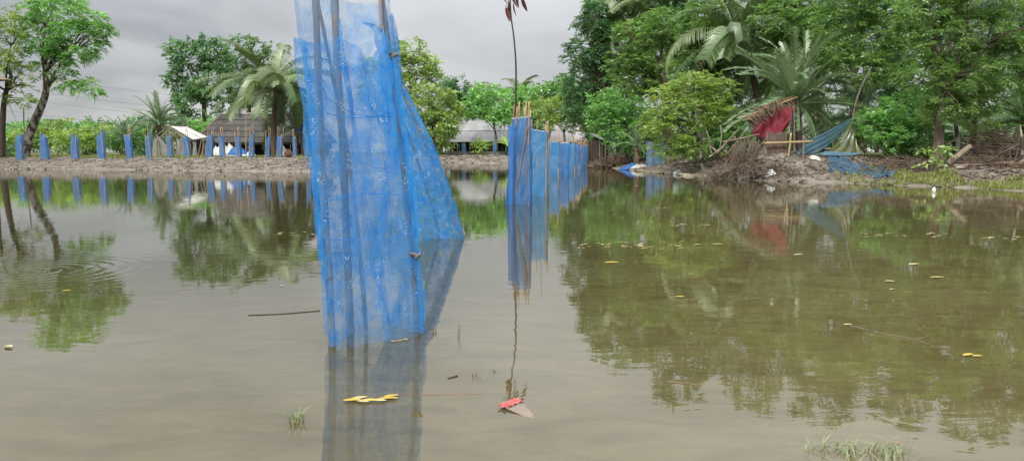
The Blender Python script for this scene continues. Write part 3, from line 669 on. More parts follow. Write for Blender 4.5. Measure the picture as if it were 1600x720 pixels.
for j in range(5):
    t = j / 5; q = rt0.lerp(rt1, .02)
    mb = MB(); mb.tube([q + Vector((-.2 + t * .3, -.1 - t * .05, .06)), ev0.lerp(q, .12 + t * .12) + Vector((-.1 - t * .25, -.15, -.05 - t * .1))], .05, 5); mb.build('rafter', M['deadwood'], hut)
tarp = [[lf0.lerp(rt0, .12 + .25 * i / 8).lerp(Vector((at(236 + 5 * i, 236, Yh - .3).x, Yh - .3, gh)), j / 6) + Vector((0, .08 * math.sin(i * 1.7 + j * .6), 0)) for i in range(9)] for j in range(7)]
mb = MB(); mb.grid(tarp); mb.build('side_tarp', M['grey_tarp'], hut, True)
tarp = [[Vector((at(270 + 4 * i, 0, Yh).x, Yh - .6 + .1 * math.sin(i * 1.9 + j), 0)) + Vector((0, 0, at(280, 216 + 3 * math.sin(i), Yh).z * (1 - j / 6) + gh * j / 6)) for i in range(9)] for j in range(7)]
mb = MB(); mb.grid(tarp); mb.build('front_sacking', M['grey_tarp'], hut, True)
board_wall((at(304, 230, Yh).x, Yh - .7, 0), (at(326, 230, Yh).x, Yh + 1.3, 0), gh - .1, ev0.z - .08, 7, hut, 'wood_dark')
mb = MB(); mb.box((at(288, 230, Yh).x, Yh + 1.0, gh + .7), (2.2, .1, 1.6)); mb.build('back_wall', M['dark'], hut)  # wall coloured near-black to stand for the shade inside the hut
for px, yy in ((250, -.5), (277, -.7), (302, -.85), (324, 1.3)):
    x = at(px, 230, Yh).x; mb = MB(); mb.tube([(x, Yh + yy, gh - .2), (x + .05, Yh + yy, gh + 1.5)], .05, 6); mb.build('post', M['deadwood'], hut)
# firewood leaning on the hut
for k, px in enumerate((309, 313, 317, 320)):
    b = at(px, 242, Yh - 1.6); b.z = gzs(b.x, b.y); mb = MB(); mb.tube(bez(b, b + Vector((random.uniform(-.2, .4), .6, random.uniform(.8, 1.5))), 6, .06), [.05, .05, .045, .045, .04, .035, .03], 5)
    tag(mb.build('leaning_branch', M['deadwood']), 'bare branch leaning on the dark side of the white-roofed hut', 'branch', 'branches against the hut')

# --- shed with a blue patched roof, right of the coconut palm
Ys = 64.0; sx = at(466, 235, Ys).x; gs = gzs(sx, Ys)
sh = empty('patched_shed', (sx, Ys, gs)); tag(sh, 'small grey shed with blue patches on its sloping roof', 'shed')
slope(P(456, 208, Ys - .8), P(492, 211, Ys - .8), P(460, 201, Ys + .9), P(486, 202, Ys + .9), 2, 3, sh, 'grey_tarp', 3, .015)
for a, b in ((458, 206), (470, 203)):
    q = P(a, b, Ys - .55); mb = MB(); mb.grid([[q + Vector((.35 * i, .3 * j, .12 * j + .05 + .02 * math.sin(i * 3 + j))) for i in range(3)] for j in range(3)]); mb.build('blue_patch', M['blue_tarp'], sh)
board_wall((at(463, 0, Ys).x, Ys, 0), (at(488, 0, Ys).x, Ys, 0), gs - .1, P(470, 209, Ys).z, 6, sh, 'board')
for px in (456, 470, 484):
    x = at(px, 0, Ys).x; mb = MB(); mb.tube([(x, Ys - .7, gs - .2), (x, Ys - .7, P(px, 210, Ys).z)], .05, 6); mb.build('post', M['bamboo_grey'], sh)

# --- centre house beyond the pond
YC = 98.0; cxm = at(745, 240, YC).x; gc = gzs(cxm, YC)
ch = empty('iron_roofed_house', (cxm, YC, gc)); tag(ch, 'house with a pale corrugated iron roof at the far end of the pond', 'house')
el, er = P(692, 222, YC), P(812, 224, YC); rl, rr = P(716, 188, YC + 5), P(812, 189, YC + 5)
er.z = el.z; rr.z = rl.z
slope(el, er, rl, rr, 2, 11, ch, 'iron', 6, .03, .06)
slope(Vector((el.x, YC + 10, el.z)), el, rl, rl + Vector((0, .02, 0)), 2, 4, ch, 'iron', 5, .03, .05)
slope(Vector((er.x, YC + 10, el.z)), Vector((el.x, YC + 10, el.z)), rr, rl, 1, 5, ch, 'iron', 4, .03, .05)
mb = MB(); mb.tube([el + Vector((0, 0, .06)), rl + Vector((0, 0, .1))], .1, 5); mb.build('hip_cap', M['iron'], ch)
mb = MB(); mb.tube([rl + Vector((0, 0, .08)), rr + Vector((0, 0, .08))], .1, 5); mb.build('ridge_cap', M['iron'], ch)
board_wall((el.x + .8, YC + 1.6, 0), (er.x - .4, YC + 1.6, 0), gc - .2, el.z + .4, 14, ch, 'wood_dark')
board_wall((el.x + .2, YC - .2, 0), (er.x, YC - .2, 0), gc - .3, gc + .55, 10, ch, 'mud_wall', .01, 'parapet_block', .2)
for k in range(7):
    x = el.x + .3 + (er.x - el.x - .4) * k / 6; mb = MB(); mb.tube([(x, YC + .3, gc - .2), (x, YC + .3, el.z)], .07, 6); mb.build('veranda_post', M['bamboo_grey'], ch)
for px in (706, 728, 738):
    x = at(px, 0, YC).x; mb = MB(); mb.box((x, YC + 1.5, gc + 1.0), (.8, .08, .9)); w = mb.build('window', M['dark'], ch)  # solid panel, the opening's inner shade painted on as near-black
    for s in (-.3, -.1, .1, .3):
        mb = MB(); mb.tube([(x + s, YC + 1.44, gc + .55), (x + s, YC + 1.44, gc + 1.45)], .018, 4); mb.build('bar', M['board'], w)
# --- a second iron roof glimpsed through the trees
Y2 = 92.0; g2 = gzs(at(880, 240, Y2).x, Y2)
h2 = empty('half_hidden_house', (at(880, 240, Y2).x, Y2, g2)); tag(h2, 'house with rusty grey roof half hidden by trees behind the net row', 'house')
slope(P(858, 222, Y2), P(918, 222, Y2), P(866, 188, Y2 + 4), P(905, 189, Y2 + 4), 2, 6, h2, 'iron', 5, .03)
board_wall((at(860, 0, Y2).x, Y2 + 1, 0), (at(916, 0, Y2).x, Y2 + 1, 0), g2 - .2, P(880, 221, Y2).z, 8, h2, 'wood_dark')
# --- dark hut at the corner of the pond
Y3 = 70.0; g3 = gzs(at(930, 240, Y3).x, Y3)
h3 = empty('dark_hut', (at(930, 240, Y3).x, Y3, g3)); tag(h3, 'dark hut with a pale sloping roof edge beyond the last row nets', 'hut')
a, b, c, d = P(900, 205, Y3 + 1.5), P(926, 211, Y3 - .8), P(950, 223, Y3 - .8), P(930, 216, Y3 + 2)
slope(P(948, 221, Y3 - 1), P(956, 218, Y3 + 2), P(922, 210, Y3 - 1), P(932, 208, Y3 + 2), 2, 3, h3, 'grey_tarp', 3, .015)
slope(P(905, 219, Y3 + 2), P(898, 222, Y3 - 1), P(932, 208, Y3 + 2), P(922, 210, Y3 - 1), 2, 3, h3, 'iron_dark', 3, .015)
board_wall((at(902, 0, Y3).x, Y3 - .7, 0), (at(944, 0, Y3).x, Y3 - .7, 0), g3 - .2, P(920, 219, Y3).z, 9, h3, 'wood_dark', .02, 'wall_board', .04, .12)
mb = MB(); mb.tube([P(921, 209, Y3 - 1.05), P(950, 222, Y3 - 1.05)], .06, 5); mb.build('roof_edge', M['iron'], h3)
for px in (905, 938, 947):
    x = at(px, 0, Y3).x; mb = MB(); mb.tube([(x, Y3 - .85, g3 - .2), (x, Y3 - .85, P(px, 218, Y3).z)], .05, 5); mb.build('post', M['deadwood'], h3)

# ================================================================== NET GUARDS
random.seed(5)
lb_px = [(31, 212, 247, 12), (71, 212, 247, 14), (117, 213, 246, 14), (159, 209, 245, 13), (204, 211, 245, 10), (234, 213, 245, 9), (266.5, 214, 244, 9.5), (293, 214, 243, 11), (327, 211, 241, 12), (348.5, 214, 241, 9), (374, 214, 241, 8), (393, 213, 240, 8.5), (418, 215, 240, 7), (436, 213, 239, 8), (461, 213, 239, 7), (482, 213, 240, 8)]
lb_lab = ['first blue net guard from the left, in front of the leaning trunk', 'blue net guard just right of the leaning lichen-barked trunk', 'blue net guard with a slanting top before the bright green thicket',
          'pale wide blue net guard in front of the bright thicket', 'slim deep blue net guard left of the small hut, by the date palm', 'slim blue net guard beside the grey tarp of the small hut',
          'blue net guard standing before the open front of the small hut', 'wide blue net guard before the sacking of the small hut', 'tapering blue net guard between the small hut and the white tarp heap',
          'blue net guard standing over the left of the white tarp heap', 'blue net guard at the right end of the white tarp heap', 'pale blue net guard beside the tall bamboo pole on the left bank',
          'narrow blue net guard before the long house\'s dark blue panel', 'blue net guard at the foot of the coconut palm on the left bank', 'slim blue net guard in front of the blue-patched shed', 'blue net guard half hidden behind the near net tower\'s left edge']
for k, ((px, pt, pb, w), lab) in enumerate(zip(lb_px, lb_lab)):
    Y = 56.5 - .6 * (k / 15); p = on(px, Y); top = at(px, pt, Y).z
    guard('net_guard', lab, 'blue net guards along the left bank', p.x, Y, w * Y / F * .78, .32, top - p.z, 40 + k, up=(.15, .75), tipm='bamboo', r=.028, cord=k in (4, 5), tops=random.uniform(.6, 1.1), tilt=random.uniform(-.45, .45), nst=3, lean=(random.uniform(-.14, .14), 0))
for k, (px, lab) in enumerate([(724.5, 'far blue net guard in front of the iron-roofed house, left one'), (773.5, 'far blue net guard in front of the iron-roofed house, near the banana')]):
    Y = 92; p = on(px, Y); guard('net_guard', lab, 'blue net guards on the far bank', p.x, Y, .45, .4, at(px, 224, Y).z - p.z, 70 + k, cord=False, nst=2, up=(.1, .3), r=.03, detail=(16, 8))
# row standing in the water, running away from the camera
row = [(865, 278, 222, 17.5), (881.5, 272.5, 223, 13), (892.5, 268.5, 224.5, 10), (899.5, 265.5, 225, 9), (904.5, 263, 226, 7.5), (908.5, 261, 227, 7), (911.5, 259.5, 228, 6), (914, 258.5, 229, 6)]
rl_ = ['fifth net of the water row, wider and paler, after the corded one', 'sixth net of the water row, deep blue, beyond the pale one', 'seventh net of the water row, partly hidden by the sixth', 'eighth net of the water row, seen as a narrow strip', 'ninth net of the water row, a thin strip near its far end', 'tenth net of the water row, almost hidden', 'last but one net of the water row, by the dark hut', 'farthest net of the water row, just left of the dark hut']
for k, ((px, pb, pt, w), lab) in enumerate(zip(row, rl_)):
    p = gp(px, pb); guard('net_guard', lab, 'blue net guards standing in the pond', p.x, p.y + .25, max(w * p.y / F, .5), .5, at(px, pt, p.y).z, 90 + k, z0=0.0, netm='net_light' if k in (0, 2) else 'net_mid', nst=5, up=(.15, .6), r=.03, cord=k < 2, detail=(28, 14))
# third net with the dry sapling, fourth with its white cord
p = gp(811, 320)
g3n = guard('net_guard', 'tall blue net with a crossing brace in front, third of the water row', 'blue net guards standing in the pond', p.x, p.y + .28, .54, .5, at(811, 183, p.y).z, 111, z0=0, netm='net_mid', nst=9, up=(.18, .42), r=.022, tipm='bamboo_tip', tops=.62, lean=(.05, 0), diag=True, detail=(56, 40))
q = MB(); P_ = net_loop([gp(x, y) - Vector((0, 0, .05)) for x, y in ((792.5, 320), (801, 321), (806, 318), (800, 316), (793, 317))], [at(x, 196, p.y) for x in (795, 801, 806, 803, 797)], 40, 30, .03, 7); q.grid(P_); q.build('side_net', M['net_mid'], g3n, True)
p4 = gp(841, 307)
g4n = guard('net_guard', 'straight blue net with a white cord rim, fourth of the water row', 'blue net guards standing in the pond', p4.x, p4.y + .26, .50, .5, at(841, 204, p4.y).z, 113, z0=0, netm='net_light', nst=4, up=(.05, .3), r=.02, tops=1.0, detail=(48, 32))
pole([gp(857, 306) - Vector((0, 0, .4)), at(856, 188, p4.y)], .024, .018, g4n, 'bamboo', name='corner_pole')
pole([gp(829, 307) - Vector((0, 0, .4)), at(828.5, 172, p4.y)], .028, .02, g4n, 'bamboo', name='corner_pole')
pole([at(836, 260, p4.y + .2), at(840, 186, p4.y + .2)], .016, .012, g4n, 'bamboo', name='inner_stick')
pole([at(845, 300, p4.y + .3), at(848, 140, p4.y + .3)], .012, .006, g4n, 'bamboo_grey', name='thin_switch')

# dry sapling inside the third net
Yp = p.y + .3; sb = gp(804, 319); sap = empty('dry_sapling', (sb.x, Yp, 0)); tag(sap, 'thin bare sapling with hanging dead red-brown leaves, rising from the third net', 'sapling')
stem = [at(803, 324, Yp), at(804, 200, Yp), at(806, 150, Yp), at(806, 100, Yp), at(803, 60, Yp), at(799, 30, Yp), at(797, 0, Yp), at(796, -12, Yp)]
pole(stem, .026, .012, sap, 'bark_dark', False, 'stem', 6)
def leaf_mesh(L, W, curl=.2, fold=.1, n=7, bend=0):
    P = []
    for i in range(n + 1):
        t = i / n; w = W * .5 * math.sin(math.pi * min(1, t * .97 + .03)) ** .75 * (1 - .25 * t); z = -curl * L * t * t
        P.append([(L * t, -w + bend * L * t * t, z + fold * w), (L * t, bend * L * t * t, z), (L * t, w + bend * L * t * t, z + fold * w)])
    mb = MB(); mb.grid(P); return mb.mesh('leaf', True)
for px, py, ln, dx in [(797, 2, .40, .5), (790, 12, .36, -.3), (794, 8, .3, .1), (783, -12, .32, -.5), (808, -10, .36, .25), (815, -4, .36, -.35), (800, -14, .42, -.1), (803, 4, .34, .2), (790, -18, .3, -.4), (806, -20, .3, .4)]:
    b = at(px, py, Yp + random.uniform(-.1, .1)); me = leaf_mesh(ln, ln * .30, .12, .6); o = link('leaf', me, M['dead_leaf'])
    o.parent = sap; o.matrix_basis = Matrix.Translation(b - sap.location) @ Matrix.Rotation(dx * .5, 4, 'Y') @ Matrix.Rotation(R(80), 4, 'Y') @ Matrix.Rotation(random.uniform(0, 6), 4, 'X')
    mb = MB(); mb.tube(bez(b, at(797, -6, Yp), 4, .08), .006, 4); mb.build('twig', M['bark_dark'], sap)

# --- the near net tower
def tower():
    A, D = gp(518, 543), gp(659, 525)
    root = empty('net_tower', (gp(590, 530).x, gp(590, 530).y, 0)); tag(root, 'large near tower of wet blue netting around four weathered poles', 'net guard', 'blue net guards standing in the pond')
    bpx = [(526, 545), (556, 540), (590, 534), (625, 529), (656, 524), (652, 515), (610, 511), (562, 511), (534, 516), (523, 528)]
    tpx = [472, 500, 540, 572, 606, 604, 575, 545, 505, 461]; typ = [-16, -6, 2, 4, 0, -6, 8, 4, -10, -18]
    base = [gp(x, y) for x, y in bpx]; top = [at(x, y, b.y) for x, y, b in zip(tpx, typ, base)]
    for b in base: b.z = -.05
    # mid loop follows the bulging outline of the photograph's net
    mpx = [497, 530, 570, 610, 645, 640, 600, 555, 510, 488]
    P0 = net_loop(base, top, 150, 120, .022, 3)
    mb = MB(); mb.grid(P0); mb.build('outer_net', M['net_pale'], root, True)
    def vt(u):
        u = (u % 1) * 10     # loop index: 0 front-left .. 4 front-right .. 9 left
        return float(np.interp(u, [0, .6, 1, 1.6, 2.2, 2.7, 3.1, 3.5, 4, 5, 6, 7, 8, 9, 10], [.86, .863, .87, .89, .87, .83, .84, .90, .955, .945, .81, .77, .845, .865, .86]))
    cen = sum(base, Vector()) / 10; ct = sum(top, Vector()) / 10
    b2 = [b.lerp(cen, -.035) for b in base]; t2 = [t.lerp(ct, -.03) for t in top]
    b2 = [b.lerp(t, f) for b, t, f in zip(b2, t2, [.03, .06, .09, .06, .03, .05, .16, .18, .09, .03])]
    P1 = net_loop(b2, t2, 170, 130, .046, 12, vt, 0, 1.9)
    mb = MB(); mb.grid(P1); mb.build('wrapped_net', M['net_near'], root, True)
    Yf = 4.85
    pole([gp(520, 541) - Vector((0, 0, .25)), at(514, 430, 4.78), at(503, 260, 4.8), at(497, 100, 4.82), at(492, -20, 4.82)], .025, .020, root)
    pole([gp(548, 516) - Vector((0, 0, .25)), at(543, 400, 5.18), at(535, 220, 5.18), at(527, 100, 5.16), at(522, -20, 5.16)], .028, .024, root)
    pole([gp(574, 530) - Vector((0, 0, .25)), at(566, 430, 5.0), at(545, 250, 5.0), at(520, 120, 4.98), at(500, 20, 4.95), at(494, -15, 4.95)], .015, .010, root)
    pole([gp(653, 523) - Vector((0, 0, .25)), at(647, 430, 5.06), at(635, 310, 5.06), at(620, 180, 5.06), at(608, 80, 5.06), at(600, 20, 5.06), at(595, -14, 5.06)], .019, .016, root)
    pole([at(596, 50, 5.02), at(594, -4, 5.02)], .012, .012, root, 'bamboo_tip')
    for (x, y, Y, x2, y2) in ((611, 84, 4.98, 600, 80), (612, 90, 4.98, 621, 84), (649, 398, 4.98, 640, 396), (650, 402, 4.98, 657, 396), (515, 432, 4.76, 508, 436), (542, 396, 5.15, 536, 392)):
        pole([at(x, y, Y), at(x2, y2, Y - .02)], .017, .010, root, 'bamboo_grey', False, 'knot_stub', 6)
    # strings tied around, sagging
    for (l, r, s, th) in (((507, 150), (610, 180), 14, .0035), ((510, 178), (622, 172), 8, .003), ((500, 318), (640, 308), -10, .0035), ((503, 372), (650, 366), 6, .003), ((560, 250), (636, 262), 8, .003)):
        pts = []
        for i in range(15):
            t = i / 14; px = l[0] + (r[0] - l[0]) * t; py = l[1] + (r[1] - l[1]) * t + s * 4 * t * (1 - t) + random.uniform(-1, 1)
            Yd = 4.74 + .32 * ((px - 500) / 150); pts.append(at(px, py, Yd - .03))
        mb = MB(); mb.tube(pts, th, 4); mb.build('tie_string', M['string'], root)
    # gathered folds where the net is doubled over
    def fold(pp, w, Yo, nm='net_fold'):
        pth = catmull([at(x, y, 4.74 + .32 * ((x - 500) / 150) - Yo) for x, y in pp], 10); n = len(pth); Pg = []
        for i, c in enumerate(pth):
            ww = w * (.7 + .6 * (vnoise(np.array(i * .35), np.array(0.0), int(w * 1000)) + .5)) * min(1, .3 + i / 5, .3 + (n - 1 - i) / 5)
            Pg.append([c + Vector(((k / 4 - .5) * ww, .012 * math.sin(k * 2.1 + i * .3), 0)) for k in range(5)])
        mb = MB(); mb.grid(Pg); mb.build('net_fold', M[nm], root, True)
    fold([(570, 35), (590, 48), (600, 85), (606, 160), (612, 240), (600, 330), (588, 400), (598, 460), (606, 522)], .075, .035)
    fold([(614, 90), (626, 170), (640, 260), (646, 330), (652, 420), (660, 470), (656, 522)], .05, .045)
    fold([(478, 75), (484, 150), (491, 240), (494, 320), (503, 400), (507, 460), (516, 535)], .045, .02)
    fold([(530, 30), (536, 90), (548, 160), (556, 240), (552, 330), (556, 420)], .035, .03)
    return root
random.seed(9); tower()
# --- second net, leaning to the left behind the tower
def leaning():
    root = empty('leaning_net', gp(688, 372)); tag(root, 'blue net guard leaning far over to the left, just behind the near tower', 'net guard', 'blue net guards standing in the pond')
    Y = gp(690, 372).y
    base = [gp(x, y) for x, y in ((645, 374), (668, 374), (695, 373.5), (724, 372), (722, 366), (695, 363), (665, 363), (646, 366))]
    top = [at(x, y, Y + d) for x, y, d in ((566, 120, 0), (582, 118, 0), (603, 117, 0), (621, 120, 0), (622, 122, .4), (603, 112, .4), (582, 112, .4), (568, 116, .4))]
    for b in base: b.z = -.05
    P = net_loop(base, top, 96, 70, .05, 31); mid = len(P) / 2
    for j, r_ in enumerate(P):
        t = j / (len(P) - 1)
        for i, q in enumerate(r_): r_[i] = q + Vector((.10 * math.sin(math.pi * t), 0, 0)) * (1 if i < len(r_) * .6 else .6)
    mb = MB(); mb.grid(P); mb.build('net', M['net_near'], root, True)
    P = net_loop([b.lerp(gp(690, 370), -.03) for b in base], [t.lerp(at(594, 118, Y), -.03) for t in top], 96, 70, .06, 37, lambda u: .93)
    for j, r_ in enumerate(P):
        t = j / (len(P) - 1)
        for i, q in enumerate(r_): r_[i] = q + Vector((.11 * math.sin(math.pi * t), 0, 0))
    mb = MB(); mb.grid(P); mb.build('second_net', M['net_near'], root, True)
    pole([gp(722, 371) - Vector((.05, 0, -.0)) * 0 - Vector((-.12, 0, .3)), at(706, 330, Y), at(672, 240, Y), at(645, 180, Y), at(622, 124, Y)], .036, .024, root)
    pole([gp(716, 368) - Vector((-.12, 0, .3)), at(692, 300, Y + .2), at(655, 210, Y + .2), at(628, 140, Y + .2), at(612, 100, Y + .2)], .034, .022, root, 'bamboo')
    pole([gp(690, 366) - Vector((-.05, 0, .3)), at(668, 300, Y + .35), at(640, 215, Y + .35), at(605, 110, Y + .35)], .024, .016, root)
    pole([gp(650, 370) - Vector((0, 0, .3)), at(632, 300, Y), at(600, 190, Y), at(574, 110, Y)], .028, .02, root)
leaning()

# ================================================================== TREES AND PALMS
# left bank
tree('leaning_tree', 'feathery tree with a leaning lichen-blotched trunk on the left bank', 'tree', 59, [(37, 238), (48, 205), (63, 170), (72, 142), (70, 112)],
     [(95, 20, 62, 36, 0), (60, 55, 45, 38, 0), (120, 62, 42, 34, -.5), (78, 95, 42, 22, 0), (135, 138, 24, 15, -.5), (105, 125, 25, 14, 0), (150, 40, 24, 20, 0), (70, -15, 50, 28, 0), (165, 48, 14, 10, 0)],
     'lm_mid', 'bark_pale', .30, .8, 2.0, 14, .55, True, seed=3, asp=.34, limbs=6)
tree('roadside_tree', 'sparse tree with a slim dark trunk at the left edge', 'tree', 57, [(2, 238), (4, 190), (8, 150), (18, 118)],
     [(14, 85, 32, 24, 0), (32, 145, 24, 20, 0), (-30, 60, 50, 40, 0), (18, 35, 34, 24, 0), (-40, 130, 30, 30, 0), (40, 112, 18, 16, 0)], 'lm_bright', 'bark_dark', .2, .8, 1.5, 12, .4, True, seed=4, asp=.36)
tree('dense_tree', 'tall dense green tree left of the coconut palm, behind the long house', 'tree', 84, [(322, 236), (320, 190), (318, 150)],
     [(300, 85, 38, 24, 0), (330, 80, 30, 22, 0), (290, 125, 36, 26, 0), (335, 130, 42, 34, -1), (310, 165, 44, 24, -1), (272, 75, 16, 11, 0), (318, 66, 16, 10, 0)], 'lm_dark', 'bark', .3, 1.0, 2.6, 9, .25, False, seed=5, clump=.2)
tree('back_tree', 'darker tree peeping over the coconut palm crown on the left', 'tree', 96, [(392, 238), (390, 180), (388, 120)],
     [(382, 65, 20, 12, 0), (395, 95, 40, 22, 0), (365, 100, 24, 18, 0), (405, 140, 50, 34, 0), (425, 75, 18, 9, 0)], 'lm_dark', 'bark', .25, .9, 2.3, 9, .25, False, seed=6, clump=.2)
palm('coconut_palm', 'coconut palm with arching pale fronds in front of the long house', 62.5, [(428, 240), (427, 205), (429, 175)], (431, 140), 6.0, 30, 'coco', 'frond', 'bark', .20, (-.6, .92), 0, 11, pale=.4)
palm('date_palm', 'date palm with stiff grey-green fronds behind the small hut', 70, [(250, 235), (250, 215)], (248, 196), 3.1, 32, 'date', 'datefrond', 'thatch', .22, (-.3, 1.4), 0, 12)
palm('date_palm', 'low date palm behind the blue net guards left of the hut', 64, [(200, 240), (198, 232)], (196, 222), 2.6, 16, 'date', 'datefrond', 'thatch', .18, (.0, 1.4), 0, 13)
palm('date_palm', 'low date palm with spreading fronds between coconut palm and patched shed', 66.5, [(462, 238), (463, 220)], (464, 205), 2.8, 26, 'date', 'datefrond', 'thatch', .2, (-.4, 1.3), 0, 14)
shr = [(20, 215, 30, 16, 66, 'lm_bright'), (70, 212, 30, 18, 67, 'lm_bright'), (118, 214, 32, 18, 66, 'lm_bright'), (160, 212, 30, 18, 67, 'lm_bright'), (200, 214, 26, 17, 66, 'lm_mid'), (140, 205, 40, 16, 74, 'lm_mid'), (90, 203, 36, 16, 75, 'lm_bright'), (40, 202, 36, 15, 74, 'lm_mid'), (225, 208, 26, 20, 72, 'lm_dark'), (-25, 214, 30, 24, 64, 'lm_bright'), (10, 232, 14, 8, 60, 'lm_dark'), (250, 228, 26, 10, 66, 'lm_dark'), (285, 198, 36, 16, 78, 'lm_blue'), (318, 196, 26, 12, 77, 'lm_mid')]
sl = ['bright leafy shrub between the left trees', 'lime green shrub right of the leaning trunk', 'bright shrub behind the slant-topped net guard', 'lime shrub behind the pale wide net guard', 'green shrub just left of the slim deep blue guard', 'green shrub at the back of the thicket, mid', 'bright shrub at the back of the thicket beside the leaning trunk', 'green shrub at the back of the thicket, far left', 'dark bush left of the date palm crown', 'bright bush at the left picture edge', 'low dark bush at the foot of the left trees', 'low dark bush by the grey tarp of the hut', 'bluish bush between date palm and dense tree', 'green bush above the white hut roof']
for k, ((x, y, rx, ry, Y, lm), lb) in enumerate(zip(shr, sl)):
    tree('shrub', lb, 'shrub', Y, [(x, 240), (x, y + ry * .5)], [(x - rx * .4, y + 2, rx * .65, ry * .9, 0), (x + rx * .4, y, rx * .65, ry, .5), (x, y + ry * .8, rx * .9, ry * .7, -.3)], lm, 'bark', .06, .85, 2.4, 8, .2, False, 'shrubs behind the left bank', 4, 200 + k)
far = [(30, 203, 60, 12, 125), (110, 200, 60, 11, 130), (190, 200, 60, 12, 125), (240, 196, 50, 14, 115), (-60, 200, 60, 16, 120)]
for k, (x, y, rx, ry, Y) in enumerate(far):
    tree('distant_tree', ['distant dark tree between the two left trunks', 'distant dark tree above the lime shrubs', 'distant dark tree left of the date palm', 'distant dark tree behind the date palm', 'distant dark tree beyond the left picture edge'][k], 'tree', Y, [(x, 238), (x, y + 6)], [(x - rx * .5, y, rx * .5, ry, 0), (x + rx * .45, y - 1, rx * .55, ry * 1.05, 1), (x, y + ry, rx, ry, 0)], 'lm_dark', 'bark', .2, .9, 2.0, 8, .2, False, 'distant trees behind the left bank', 4, 230 + k)
# beyond the pond, centre
tree('light_tree', 'light yellow-green tree right of the near tower, beyond the pond', 'tree', 97, [(648, 240), (646, 190), (644, 150)], [(640, 80, 32, 20, 0), (655, 105, 36, 24, 0), (615, 105, 34, 28, 0), (625, 140, 40, 28, 0), (670, 118, 20, 14, 0), (590, 130, 34, 40, 0)], 'lm_bright', 'bark', .3, .85, 2.3, 9, .25, True, seed=41, clump=.2)
tree('mango_tree', 'round bright mango tree left of the iron-roofed house', 'tree', 91, [(678, 243), (678, 220), (676, 195)], [(676, 150, 34, 20, 0), (652, 175, 30, 24, 0), (700, 172, 24, 20, 0), (676, 195, 42, 26, -1.5), (640, 205, 30, 22, 0), (684, 220, 30, 14, -1)], 'lm_bright', 'bark', .25, 1.0, 2.9, 8, .4, False, seed=42, clump=.22)
tree('dark_tree', 'dark tree behind the round mango tree', 'tree', 112, [(712, 238), (712, 180)], [(712, 138, 20, 18, 0), (724, 155, 22, 20, 0), (698, 145, 20, 18, 0), (712, 175, 36, 20, 0)], 'lm_dark', 'bark', .25, .85, 2.5, 8, .25, False, seed=43)
tree('roof_side_tree', 'tree with a thin pale trunk hanging over the iron roof', 'tree', 95, [(776, 240), (775, 215), (770, 190)], [(755, 150, 22, 16, 0), (745, 172, 26, 16, 0), (775, 165, 30, 22, 0), (775, 185, 16, 9, -1), (735, 155, 18, 12, 0), (790, 180, 18, 16, 0)], 'lm_mid', 'bark_pale', .16, .85, 2.5, 8, .3, False, seed=44)
tree('round_tree', 'round green tree rising behind the dry sapling stem', 'tree', 108, [(812, 240), (812, 190)], [(800, 150, 24, 16, 0), (825, 152, 28, 18, 0), (815, 175, 40, 22, 0), (770, 145, 18, 14, 1), (750, 140, 12, 9, 2)], 'lm_mid', 'bark', .25, .85, 2.5, 8, .3, False, seed=45)
palm('coconut_palm', 'far coconut palm top behind the round tree in the middle', 118, [(814, 240), (812, 190)], (812, 146), 4.6, 15, 'coco', 'frond', 'bark', .2, (-.4, 1.2), 0, 46)
palm('coconut_palm', 'far coconut palm top left of the dry sapling stem', 128, [(752, 240), (750, 190)], (751, 150), 3.6, 12, 'coco', 'frond', 'bark', .18, (-.4, 1.2), 0, 47)
tree('low_bush_tree', 'bright low tree standing before the half hidden house', 'tree', 86, [(884, 242), (882, 215), (880, 200)], [(872, 170, 26, 20, 0), (895, 180, 26, 18, 0), (860, 190, 16, 12, 0), (905, 195, 20, 12, 0), (850, 165, 20, 20, 2)], 'lm_bright', 'bark', .14, .9, 2.3, 8, .3, False, seed=48)
tree('leafy_tree', 'leafy green tree behind the half hidden house', 'tree', 102, [(862, 240), (860, 190)], [(855, 150, 28, 20, 0), (880, 145, 30, 24, 0), (840, 170, 24, 22, 0), (905, 150, 30, 24, 0), (830, 190, 24, 18, 0)], 'lm_mid', 'bark', .25, .85, 2.5, 8, .25, False, seed=49)
tree('shore_bush', 'green bush in front of the iron-roofed house', 'shrub', 94, [(753, 246), (753, 232)], [(752, 228, 13, 9, 0), (745, 222, 7, 5, 0)], 'lm_bright', 'bark', .05, .7, 2.2, 8, .3, False, seed=50, limbs=3)
# banana plant by the far bank
bp_ = on(790, 91); bn = empty('banana_plant', bp_); tag(bn, 'banana plant with broad drooping leaves beside the third net', 'plant')
mb = MB(); mb.tube([bp_, bp_ + Vector((.05, 0, .8)), bp_ + Vector((.05, 0, 1.4))], [.13, .11, .07], 7); mb.build('stem', M['lm_mid'], bn, True)
for k in range(9):
    me = leaf_mesh(2.2 * random.uniform(.8, 1.1), .55, .75, .3, 9); o = link('leaf', me, M['lm_bright']); o.parent = bn
    o.matrix_basis = Matrix.Translation((0, 0, 1.3)) @ Matrix.Rotation(k * 2.4, 4, 'Z') @ Matrix.Rotation(-random.uniform(.5, 1.2), 4, 'Y')
    a = me.attributes.new('rnd', 'FLOAT', 'FACE'); a.data.foreach_set('value', [random.uniform(.3, .7)] * len(me.polygons))


